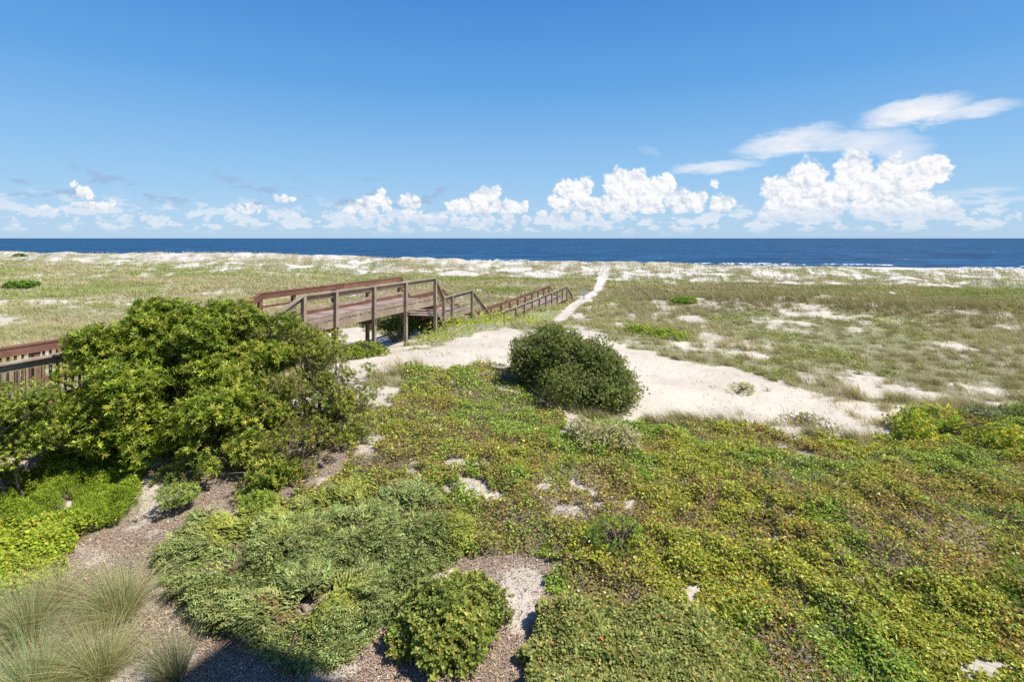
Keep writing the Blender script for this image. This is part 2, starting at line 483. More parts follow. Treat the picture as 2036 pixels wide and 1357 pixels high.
def cover(x, y, z=None):
    """bare, mulch, vine, green, juniper, hawthorn, grass, mound weights 0/1 for ground points"""
    if z is None:
        z = H(x, y)
    u, v = proj(x, y, z)
    sc_ = F / np.maximum(y, 2)
    j1 = (fbm(x / .7, y / .7, 31, 4) - .5) * 2
    j2 = (fbm(x / .7 + 50, y / .7, 32, 4) - .5) * 2
    big = 0.55
    ju = u + j1 * sc_ * big
    jv = v + j2 * sc_ * big * np.clip(5.0 / np.maximum(y, 2), .12, .9)
    r = {}
    front = y > 3
    sand = (inpoly(ju, jv, P_SAND1) | inpoly(ju, jv, P_SAND2) | inpoly(ju, jv, P_SAND3)) & front
    path = inpoly(u + j1 * 2.5, v, P_PATH) & (y > 35)
    vine = inpoly(ju, jv, P_VINE) & front
    green = inpoly(ju, jv, P_GREEN) & front
    jun = inpoly(u + j1 * 12, v + j2 * 10, P_JUN) & front
    haw = inpoly(u + j1 * 90, v + j2 * 45, P_HAW) & front
    mound = (inpoly(ju, v + j2 * 8, P_MOUND) | inpoly(ju, v + j2 * 5, P_MOUND2)) & (y > 20)
    mulch = ((inpoly(ju, jv, P_MULCH) & front) | (y <= 3)) & ~vine & ~green & ~haw
    mulch |= ~(sand | path | vine | green | mulch | mound | haw | jun) & (y < 11.5)
    s = shore(x, y)
    # openings of bare sand in the vine mat
    op = fbm(x / .9 + 9, y / .9, 44, 4)
    hole = (op > 0.76)
    for (hu, hv, hr) in [(1140, 1025, 24), (1040, 1130, 46), (1040, 1190, 50), (1600, 920, 20), (860, 850, 16), (980, 1075, 12), (1960, 1340, 50), (1330, 1255, 22), (740, 870, 22)]:
        hole |= (np.hypot((ju - hu), (jv - hv) * 1.8) < hr) & (fbm(x / .16, y / .16, 45, 3) > .40)
    edge = ss(op, .45, .65)
    grass = ~(sand | path | vine | green | mulch | mound) & (s < -22) & front
    r['s'] = s; r['u'] = u; r['v'] = v
    r['sand'] = sand & ~mound; r['path'] = path
    r['vine'] = vine & ~hole & ~haw
    r['hole'] = (vine & hole)
    r['green'] = green & (op < .70); r['jun'] = jun & ~green
    r['haw'] = haw; r['mound'] = mound & ~path
    r['mulch'] = mulch
    r['grass'] = grass
    return r


def grass_density(x, y, c):
    """0..1 how thickly dune grass grows, sand showing in the gaps"""
    u, v, s = c['u'], c['v'], c['s']
    n = fbm(x / 1.7, y / 2.2, 61, 5, .6)
    n2 = fbm(x / 11, y / 9, 62, 3)
    nf = fbm(x / 6.0, y / 4.5, 66, 5, .62)
    d = ss(n, .32, .46)                       # default: mostly covered
    # near dune on the right: patchy sand between the clumps
    right = ss(u, 1150, 1300) * ss(v, 585, 615)
    dens_r = ss(n + .2 * (n2 - .5), .29, .46)
    d = d * (1 - right) + dens_r * right
    # left middle ground streaks
    strk = fbm((x + y * .45) / 7, (y - x * .2) / 2.4, 63, 4, .55)
    left = ss(u, 900, 650) * ss(v, 620, 585) * ss(y, 35, 50)
    d = d * (1 - left) + left * ss(strk, .34, .46)
    wht = left * np.exp(-((v - 596 + .02 * u) / 22) ** 2) * ss(u, 640, 560)
    d = d - wht * .55 * ss(fbm(x / 2.6, y / 4, 67, 4, .6), .38, .56)
    # valley: thick
    val = ss(y, 60, 70) * ss(s, -88, -96)
    d = d * (1 - val) + val * (0.55 + .45 * ss(nf, .3, .5))
    # foredune: mostly sand, broken greens
    fd = ss(s, -97, -86)
    d = d * (1 - fd) + fd * ss(nf + .35 * (fbm(x / 2.2, y / 2.2, 69, 4, .65) - .5), .36, .53) * .9
    crest = ss(s, -70, -62)
    d = d * (1 - crest) + crest * (.2 + .5 * ss(nf, .45, .6))
    d = d * (1 - ss(s, -40, -30))
    hole = np.zeros(x.shape)
    for (hu, hv, ru, rv) in [(40, 590, 0, 0), (1370, 607, 60, 10), (1310, 622, 22, 10), (1160, 615, 0, 0), (1545, 632, 34, 10), (1600, 655, 26, 12), (1780, 640, 30, 7), (1490, 680, 60, 11), (1930, 770, 55, 14),
                             (1640, 760, 40, 11), (1700, 780, 60, 14), (1990, 700, 26, 30), (1250, 632, 26, 22), (1210, 615, 22, 14), (1740, 660, 40, 9), (100, 560, 0, 0), (20, 562, 60, 10), (110, 548, 40, 4), (340, 515, 42, 9),
                             (210, 592, 60, 6), (320, 600, 60, 8), (400, 590, 60, 6), (450, 580, 40, 5), (150, 555, 40, 6), (270, 612, 26, 8), (1200, 690, 30, 20), (1880, 690, 40, 10), (1330, 700, 40, 9), (1440, 705, 40, 9),
                             (1280, 540, 90, 9), (1145, 655, 45, 12), (1380, 690, 45, 9)]:
        if ru:
            hole = np.maximum(hole, ss(np.hypot((u - hu) / ru, (v - hv) / rv) + (n - .5) * 2.2, 1.15, .75))
    d = d * (1 - .28 * hole)
    sp = fbm(x / (.25 + .012 * y), y / (.25 + .02 * y), 68, 4, .65)
    d = np.clip(d + (sp - .5) * 1.8 * (d > .02) * (d < .98), 0, 1)
    d = np.maximum(d, .22 * ss(sp, .5, .6) * (s < -100))
    # margins of the sand track
    return np.clip(d, 0, 1)


# ------------------------------------------------------------------ materials
def new_mat(name):
    m = bpy.data.materials.new(name)
    m.use_nodes = True
    nt = m.node_tree
    nt.nodes.clear()
    out = nd(nt, 'ShaderNodeOutputMaterial')
    return m, nt, out


def leaf_mat(name, rough=.5, trans=.3, spec=.35, tcol=(1.15, 1.25, .5)):
    m, nt, out = new_mat(name)
    at = nd(nt, 'ShaderNodeAttribute', attribute_name='tint')
    p = nd(nt, 'ShaderNodeBsdfPrincipled')
    p.inputs['Roughness'].default_value = rough
    p.inputs['Specular IOR Level'].default_value = spec
    nt.links.new(at.outputs['Color'], p.inputs['Base Color'])
    t = nd(nt, 'ShaderNodeBsdfTranslucent')
    c = mixc(nt, 1.0, at.outputs['Color'], (*tcol, 1), 'MULTIPLY')
    nt.links.new(c, t.inputs[0])
    mx = nd(nt, 'ShaderNodeMixShader')
    mx.inputs[0].default_value = trans
    nt.links.new(p.outputs[0], mx.inputs[1])
    nt.links.new(t.outputs[0], mx.inputs[2])
    nt.links.new(mx.outputs[0], out.inputs[0])
    return m


M_LEAF = leaf_mat('leaf', .45, .36, .3)
M_MATLEAF = leaf_mat('mat_leaf', .6, .3, .25)
M_GRASS = leaf_mat('grass_blade', .7, .25, .15, (1.1, 1.1, .7))
M_JUN = leaf_mat('juniper_leaf', .7, .12, .15)
M_TWIG = leaf_mat('twig', .9, 0.0, .1)
M_PETAL = leaf_mat('petal', .6, .3, .1, (1, 1, 1))


def wood_mat(name, base, dark, streak=18):
    m, nt, out = new_mat(name)
    tc = nd(nt, 'ShaderNodeTexCoord')
    g = nd(nt, 'ShaderNodeNewGeometry')
    mp = nd(nt, 'ShaderNodeMapping')
    mp.inputs['Rotation'].default_value = (0, 0, radians(22))
    mp.inputs['Scale'].default_value = (3, .35, 3)
    nt.links.new(tc.outputs['Object'], mp.inputs[0])
    n1 = noise(nt, mp.outputs[0], streak, 5, .65)
    n2 = noise(nt, tc.outputs['Object'], 1.7, 4, .6)
    isl = g.outputs['Random Per Island']
    c = mixc(nt, sstep(nt, n1, .3, .7), (*dark, 1), (*base, 1))
    c = mixc(nt, mth(nt, 'MULTIPLY', sstep(nt, n2, .4, .7), .5), c, tuple(min(1, b * 1.35) for b in base) + (1,))
    hs = nd(nt, 'ShaderNodeHueSaturation')
    nt.links.new(c, hs.inputs['Color'])
    val(nt, hs.inputs['Value'], mth(nt, 'ADD', .68, mth(nt, 'MULTIPLY', isl, .62)))
    p = nd(nt, 'ShaderNodeBsdfPrincipled')
    p.inputs['Roughness'].default_value = .85
    p.inputs['Specular IOR Level'].default_value = .2
    nt.links.new(hs.outputs[0], p.inputs['Base Color'])
    b = nd(nt, 'ShaderNodeBump')
    b.inputs['Strength'].default_value = .4
    b.inputs['Distance'].default_value = .01
    nt.links.new(n1, b.inputs['Height'])
    nt.links.new(b.outputs[0], p.inputs['Normal'])
    nt.links.new(p.outputs[0], out.inputs[0])
    return m


M_GREY = wood_mat('weathered_wood', (.33, .265, .195), (.17, .125, .09))
M_RED = wood_mat('red_stained_wood', (.185, .092, .064), (.11, .055, .04))
M_DECK = wood_mat('deck_board_wood', (.36, .28, .235), (.24, .17, .14))
M_JOIST = wood_mat('underside_wood', (.22, .13, .07), (.12, .07, .04))


def ground_mat():
    m, nt, out = new_mat('dune_ground')
    tc = nd(nt, 'ShaderNodeTexCoord')
    P = tc.outputs['Object']
    col = nd(nt, 'ShaderNodeAttribute', attribute_name='tint').outputs['Color']
    lit = nd(nt, 'ShaderNodeAttribute', attribute_name='litter').outputs['Fac']
    nearf = nd(nt, 'ShaderNodeAttribute', attribute_name='near').outputs['Fac']
    fine = noise(nt, P, 60, 5, .7)
    med = noise(nt, P, 5, 5, .6)
    rip = noise(nt, P, 1.1, 4, .6)
    # shredded bark: streaky cells
    vo = nd(nt, 'ShaderNodeTexVoronoi')
    vo.inputs['Scale'].default_value = 34
    vo.inputs['Randomness'].default_value = 1
    mp = nd(nt, 'ShaderNodeMapping')
    mp.inputs['Scale'].default_value = (1, .45, 1)
    wv = nd(nt, 'ShaderNodeVectorMath', operation='ADD')
    nw = nd(nt, 'ShaderNodeTexNoise'); nw.inputs['Scale'].default_value = 9
    nt.links.new(P, nw.inputs['Vector'])
    nt.links.new(P, wv.inputs[0]); nt.links.new(nw.outputs[1], wv.inputs[1])
    nt.links.new(wv.outputs[0], mp.inputs[0]); nt.links.new(mp.outputs[0], vo.inputs['Vector'])
    sx = nd(nt, 'ShaderNodeSeparateColor'); nt.links.new(vo.outputs['Color'], sx.inputs[0])
    ramp = nd(nt, 'ShaderNodeValToRGB')
    els = ramp.color_ramp.elements
    els[0].position = 0; els[0].color = (.18, .135, .10, 1)
    els[1].position = 1; els[1].color = (.48, .42, .35, 1)
    for pos, cc in ((.3, (.33, .26, .205, 1)), (.6, (.42, .345, .28, 1)), (.8, (.46, .33, .23, 1))):
        e = els.new(pos); e.color = cc
    nt.links.new(sx.outputs[0], ramp.inputs[0])
    c = mixc(nt, lit, col, ramp.outputs[0])
    c = mixc(nt, mth(nt, 'MULTIPLY', sstep(nt, fine, .42, .75), .22), c, (.30, .23, .17, 1))
    c = mixc(nt, mth(nt, 'MULTIPLY', sstep(nt, med, .5, .75), .16), c, (.42, .34, .26, 1))
    p = nd(nt, 'ShaderNodeBsdfPrincipled')
    p.inputs['Roughness'].default_value = .95
    p.inputs['Specular IOR Level'].default_value = .1
    nt.links.new(c, p.inputs['Base Color'])
    hh = mth(nt, 'ADD', mth(nt, 'MULTIPLY', fine, .012), mth(nt, 'ADD', mth(nt, 'MULTIPLY', med, .035), mth(nt, 'MULTIPLY', rip, .05)))
    hh = mth(nt, 'ADD', hh, mth(nt, 'MULTIPLY', mth(nt, 'MULTIPLY', sx.outputs[0], lit), .03))
    fv = nd(nt, 'ShaderNodeTexVoronoi'); fv.inputs['Scale'].default_value = 2.6
    wv2 = nd(nt, 'ShaderNodeVectorMath', operation='ADD')
    nw2 = nd(nt, 'ShaderNodeTexNoise'); nw2.inputs['Scale'].default_value = 1.5
    nt.links.new(P, nw2.inputs['Vector']); nt.links.new(P, wv2.inputs[0]); nt.links.new(nw2.outputs[1], wv2.inputs[1]); nt.links.new(wv2.outputs[0], fv.inputs['Vector'])
    foot = mth(nt, 'MULTIPLY', sstep(nt, fv.outputs['Distance'], .38, .12), sstep(nt, noise(nt, P, .5, 3), .42, .6))
    hh = mth(nt, 'SUBTRACT', hh, mth(nt, 'MULTIPLY', foot, .035))
    b = nd(nt, 'ShaderNodeBump')
    b.inputs['Strength'].default_value = .8
    b.inputs['Distance'].default_value = 1.0
    nt.links.new(hh, b.inputs['Height'])
    nt.links.new(b.outputs[0], p.inputs['Normal'])
    nt.links.new(p.outputs[0], out.inputs[0])
    return m


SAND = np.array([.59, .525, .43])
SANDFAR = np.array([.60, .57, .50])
THATCH = np.array([.235, .21, .115])
THATCHG = np.array([.195, .215, .08])
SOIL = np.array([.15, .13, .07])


def build_ground():
    nu, ny = 1000, 820
    t = np.linspace(-1.55, 1.55, nu)
    Y = np.concatenate([np.linspace(-24, 3.9, 24), 4 + np.geomspace(1, 260, ny) - 1])
    U, YY = np.meshgrid(t, Y)
    X = U * (np.maximum(YY, 0) + 14)
    x, y = X.ravel(), YY.ravel()
    z = H(x, y)
    c = cover(x, y, z)
    gd = grass_density(x, y, c)
    n = fbm(x / 1.3, y / 1.3, 71, 4)
    n2 = fbm(x / 14, y / 10, 72, 4)
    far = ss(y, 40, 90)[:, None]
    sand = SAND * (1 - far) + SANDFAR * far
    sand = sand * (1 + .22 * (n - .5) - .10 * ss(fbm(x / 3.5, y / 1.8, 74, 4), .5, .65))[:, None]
    th = THATCH * (1 - ss(n2, .42, .6))[:, None] + THATCHG * ss(n2, .42, .6)[:, None]
    th = th * (1 + .5 * (n - .5))[:, None]
    # the strip of dark straw-coloured grass on the crest right
    col = sand.copy()
    g = (c['grass'] * gd * .85)[:, None]
    col = col * (1 - g) + th * g
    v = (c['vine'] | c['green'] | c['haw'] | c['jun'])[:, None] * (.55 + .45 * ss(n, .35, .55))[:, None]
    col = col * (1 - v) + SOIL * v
    mo = c['mound'][:, None] * .6
    col = col * (1 - mo) + THATCHG * mo
    lit = c['mulch'] * ss(fbm(x / 1.1 + 3, y / .8, 73, 4), .72, .60)
    lit = np.maximum(lit, .3 * ((c['vine'] | c['haw'] | c['green'] | c['jun'])))
    lit = np.maximum(lit, .5 * c['hole'] * ss(n, .4, .6))
    # clean sand showing in the mulch
    for (hu, hv, hr) in [(305, 1000, 38), (440, 1050, 45), (330, 1165, 30), (500, 1035, 30), (1040, 1165, 45), (1035, 1215, 36), (150, 895, 45), (1030, 1250, 20), (300, 960, 26)]:
        lit = lit * (1 - .9 * ss(np.hypot(c['u'] - hu, (c['v'] - hv) * 1.3) / hr + (n - .5) * 2.2, 1.3, .6))
    # damp beach by the water
    wet = ss(c['s'], -9, -1)[:, None]
    col = col * (1 - wet) + np.array([.36, .31, .25]) * wet
    lit = lit * ss(y, 24, 18)
    idx = np.arange(len(Y) * nu).reshape(len(Y), nu)
    f = np.stack([idx[:-1, :-1], idx[:-1, 1:], idx[1:, 1:], idx[1:, :-1]], -1).reshape(-1, 4)
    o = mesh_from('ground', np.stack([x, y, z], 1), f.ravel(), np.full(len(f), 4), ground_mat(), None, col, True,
                  {'litter': lit, 'near': ss(y, 40, 10)})
    tag(o, kind='structure')


build_ground()


# ------------------------------------------------------------------ sea
def build_sea():
    m, nt, out = new_mat('sea_water')
    tc = nd(nt, 'ShaderNodeTexCoord')
    mp = nd(nt, 'ShaderNodeMapping')
    mp.inputs['Rotation'].default_value = (0, 0, radians(13))
    mp.inputs['Scale'].default_value = (.4, 1, 1)
    nt.links.new(tc.outputs['Object'], mp.inputs[0])
    a = noise(nt, mp.outputs[0], .05, 5, .62)
    b_ = noise(nt, mp.outputs[0], .30, 3, .55)
    c_ = noise(nt, mp.outputs[0], .018, 4, .6)
    p = nd(nt, 'ShaderNodeBsdfPrincipled')
    mixn = mth(nt, 'ADD', mth(nt, 'MULTIPLY', a, .5), mth(nt, 'MULTIPLY', b_, .5))
    col = mixc(nt, sstep(nt, mixn, .42, .59), (.007, .036, .085, 1), (.024, .10, .205, 1))
    col = mixc(nt, mth(nt, 'MULTIPLY', sstep(nt, c_, .35, .65), .35), col, (.008, .048, .12, 1))
    cap = mth(nt, 'MULTIPLY', sstep(nt, b_, .70, .73), sstep(nt, a, .54, .60))
    col = mixc(nt, cap, col, (.6, .66, .7, 1))
    nt.links.new(col, p.inputs['Base Color'])
    p.inputs['Roughness'].default_value = .5
    p.inputs['Specular IOR Level'].default_value = .12
    bp = nd(nt, 'ShaderNodeBump')
    bp.inputs['Strength'].default_value = 1
    bp.inputs['Distance'].default_value = 1.6
    nt.links.new(mixn, bp.inputs['Height'])
    nt.links.new(bp.outputs[0], p.inputs['Normal'])
    nt.links.new(p.outputs[0], out.inputs[0])
    # rippled near part, flat far part, one sheet
    nx, ny = 500, 160
    Y = np.concatenate([[100.], np.geomspace(120, 900, ny), [1500, 3000, 9000, 30000, 90000]])
    t = np.linspace(-1.9, 1.9, nx)
    T, YY = np.meshgrid(t, Y)
    X = T * YY
    s = YY + .237 * X
    wave = .16 * (fbm(X / 14, s / 3.2, 81, 3) - .5) * 2 * ss(YY, 1000, 500)
    Z = -3.0 + wave
    idx = np.arange(len(Y) * nx).reshape(len(Y), nx)
    f = np.stack([idx[:-1, :-1], idx[:-1, 1:], idx[1:, 1:], idx[1:, :-1]], -1).reshape(-1, 4)
    o = mesh_from('sea', np.stack([X.ravel(), YY.ravel(), Z.ravel()], 1), f.ravel(), np.full(len(f), 4), m, None, None, True)
    tag(o, kind='structure')
    # breaking surf: low ridges of water with white crests
    mf, nt, out = new_mat('surf_foam')
    tc = nd(nt, 'ShaderNodeTexCoord')
    n = noise(nt, tc.outputs['Object'], .9, 4, .6)
    p = nd(nt, 'ShaderNodeBsdfPrincipled')
    nt.links.new(mixc(nt, sstep(nt, n, .46, .58), (.03, .085, .15, 1), (.6, .62, .62, 1)), p.inputs['Base Color'])
    p.inputs['Roughness'].default_value = .8
    nt.links.new(p.outputs[0], out.inputs[0])
    co, fa = [], []
    for (off, x0, x1, ph, hh) in [(1.5, -120, 260, 0, .2), (9, -60, 110, 3, .42), (20, -30, 60, 7, .4), (13, 60, 240, 5, .25)]:
        xs = np.arange(x0, x1, .7)
        amp = ss(fbm(xs / 11 + ph, xs * 0 + ph, 83, 4), .48, .60)
        amp = amp * ss(xs, x0, x0 + 20) * ss(xs, x1, x1 - 20)
        base = 193 - .237 * xs + off + 3 * (fbm(xs / 25, xs * 0 + ph, 84, 3) - .5)
        wid = .9 + 2.2 * fbm(xs / 3, xs * 0 + ph, 85, 3)
        for k in range(len(xs)):
            a_ = amp[k]
            h = hh * a_ * (.7 + .6 * vnoise(np.array([xs[k] / 2.]), np.array([ph * 1.]), 86)[0])
            w = wid[k] * (.25 + a_)
            i = len(co)
            co += [(xs[k], base[k] - w, -3.3 + .22 * (a_ > .02)), (xs[k], base[k] - w * .3, -2.98 + h * .8 - (a_ <= .02) * .4),
                   (xs[k], base[k], -2.95 + h - (a_ <= .02) * .4), (xs[k], base[k] + w * .6, -3.35)]
            if k:
                for q in range(3):
                    fa += [i - 4 + q, i + q, i + q + 1, i - 3 + q]
    o = mesh_from('surf', np.array(co), fa, np.full(len(fa) // 4, 4), mf, None, None, True)
    tag(o, kind='structure')


build_sea()


# ------------------------------------------------------------------ plant part generators
def unit(v):
    return v / (np.linalg.norm(v, axis=-1, keepdims=True) + 1e-9)


def leaves(P, D, N, L, W, cup=.15):
    """diamond-shaped leaves, base P, along D, facing N; one 4-gon each (folded on the midrib as two triangles)"""
    D = unit(D); S = unit(np.cross(D, N)); N = np.cross(S, D)
    L = np.broadcast_to(np.asarray(L, dtype=float).reshape(-1, 1), (len(P), 1)); W = np.broadcast_to(np.asarray(W, dtype=float).reshape(-1, 1), (len(P), 1))
    mid = P + D * L * .45 + N * W * cup
    co = np.stack([P, mid + S * W * .5, P + D * L - N * L * .08, mid - S * W * .5], 1)
    return co


GAIN = {'leaf': np.array([2.05, 1.98, 1.25]), 'mat_leaf': np.array([2.75, 2.6, 1.6]), 'grass_blade': np.array([1.65, 1.6, 1.5]), 'juniper_leaf': np.array([2.45, 2.15, 1.55]), 'petal': .75}


def leaves6(P, D, N, L, W, cup=.15):
    """oval leaves with six outline points, folded on the midrib"""
    D = unit(D); S = unit(np.cross(D, N)); N = np.cross(S, D)
    L = np.broadcast_to(np.asarray(L, dtype=float).reshape(-1, 1), (len(P), 1)); W = np.broadcast_to(np.asarray(W, dtype=float).reshape(-1, 1), (len(P), 1))
    m1 = P + D * L * .28 + N * W * cup; m2 = P + D * L * .68 + N * W * cup * .8 - N * L * .03
    return np.stack([P, m1 + S * W * .42, m2 + S * W * .46, P + D * L - N * L * .1, m2 - S * W * .46, m1 - S * W * .42], 1)


def emit_quads(name, co, cols, mat, parent=None):
    if co.shape[1] == 6:
        n = len(co)
        cols = np.clip(cols * GAIN.get(mat.name, 1), 0, .8)
        q = np.arange(n * 6).reshape(-1, 6)
        fa = np.concatenate([q[:, [0, 1, 2, 3]], q[:, [0, 3, 4, 5]]], 1).ravel()
        return mesh_from(name, co.reshape(-1, 3), fa, np.full(n * 2, 4), mat, parent, np.repeat(cols, 6, 0))
    cols = np.clip(cols * GAIN.get(mat.name, 1), 0, .8)
    n = len(co)
    co = co.reshape(-1, 3)
    fl = np.arange(n * 4)
    # two triangles so that the fold is kept
    q = fl.reshape(-1, 4)
    tri = np.concatenate([q[:, [0, 1, 2]], q[:, [0, 2, 3]]], 1).ravel()
    return mesh_from(name, co, tri, np.full(n * 2, 3), mat, parent, np.repeat(cols, 4, 0))


def blades(P, D, Lh, W, bend, segs=2):
    """grass blades: strips from P, starting along D, bending over by `bend` (vector added ~ t^2)"""
    n = len(P)
    D = unit(D)
    S = unit(np.cross(D, rng.normal(size=(n, 3))))
    rows = []
    Lh = np.asarray(Lh).reshape(-1, 1); W = np.asarray(W).reshape(-1, 1)
    for k in range(segs):
        t = k / segs
        c = P + D * Lh * t + bend * Lh * t * t
        w = W * (1 - t * .75) * .5
        rows += [c - S * w, c + S * w]
    rows.append(P + D * Lh + bend * Lh)
    co = np.stack(rows, 1)
    K = 2 * segs + 1
    fl, cn = [], []
    for k in range(segs - 1):
        fl += [2 * k, 2 * k + 1, 2 * k + 3, 2 * k + 2]; cn.append(4)
    fl += [K - 3, K - 2, K - 1]; cn.append(3)
    base = (np.arange(n) * K)[:, None]
    faces = (base + np.array(fl)[None]).ravel()
    return co, faces, np.tile(cn, n), K


def emit_blades(name, args, cols, mat, parent=None):
    cols = np.clip(cols * GAIN.get(mat.name, 1), 0, .8)
    co, fa, cn, K = args
    return mesh_from(name, co.reshape(-1, 3), fa, cn, mat, parent, np.repeat(cols, K, 0))


def tubes(segs, k=5):
    """segs: list of (points (n,3), radii (n)) -> co, faces"""
    co, fa = [], []
    off = 0
    ang = np.arange(k) * 2 * pi / k
    for pts_, rad in segs:
        pts_ = np.asarray(pts_, dtype=float)
        t = np.gradient(pts_, axis=0); t = unit(t)
        ref = np.where(np.abs(t[:, 2:3]) > .9, np.array([[1., 0, 0]]), np.array([[0, 0, 1.]]))
        a = unit(np.cross(t, ref)); b = np.cross(t, a)
        r = np.asarray(rad).reshape(-1, 1, 1)
        ring = pts_[:, None] + r * (a[:, None] * np.cos(ang)[None, :, None] + b[:, None] * np.sin(ang)[None, :, None])
        co.append(ring.reshape(-1, 3))
        n = len(pts_)
        for i in range(n - 1):
            for j in range(k):
                j2 = (j + 1) % k
                fa.append((off + i * k + j, off + i * k + j2, off + (i + 1) * k + j2, off + (i + 1) * k + j))
        off += n * k
    return np.concatenate(co), np.array(fa)


def emit_tubes(name, segs, mat, color, parent=None, k=5):
    co, fa = tubes(segs, k)
    col = np.tile(np.array(color), (len(co), 1)) * (1 + .3 * (vnoise(co[:, 0] * 9, co[:, 2] * 9, 3)[:, None] - .5))
    return mesh_from(name, co, fa.ravel(), np.full(len(fa), 4), mat, parent, col, True)


def pick(cols, n, jit=.18, w=None):
    cols = np.array(cols)
    k = rng.choice(len(cols), n, p=None if w is None else np.array(w) / np.sum(w))
    c = cols[k] * (1 + jit * rng.normal(size=(n, 1)))
    c *= 1 + .06 * rng.normal(size=(n, 3))
    return np.clip(c, .004, .95)


def limb(p0, p1, r0, r1, wob=.12, n=7):
    p0 = np.array(p0, dtype=float); p1 = np.array(p1, dtype=float)
    t = np.linspace(0, 1, n)[:, None]
    L = np.linalg.norm(p1 - p0)
    q = p0 + (p1 - p0) * t
    q[1:-1] += rng.normal(size=(n - 2, 3)) * L * wob * .35
    q[:, 2] += (np.sin(t[:, 0] * pi) * L * .06)
    return q, r0 + (r1 - r0) * t[:, 0]


# ------------------------------------------------------------------ mats of low plants
def sample_world(n, y0, y1, k=1.0, umin=-80, umax=2120):
    """random ground points in a wedge in front of the house; density falls with distance as 1/Y^(k)"""
    r = rng.random(n)
    if abs(k - 1) < 1e-6:
        y = y0 * (y1 / y0) ** r
    else:
        a = 1 - k
        y = (y0 ** a + r * (y1 ** a - y0 ** a)) ** (1 / a)
    x = (umin - 1018 + rng.random(n) * (umax - umin)) / F * y
    return x, y


def mat_height(x, y, amp):
    return amp * (ss(fbm(x / .45, y / .45, 101, 4), .28, .72)) + amp * .45 * (fbm(x / 1.3, y / 1.3, 102, 3) - .4)


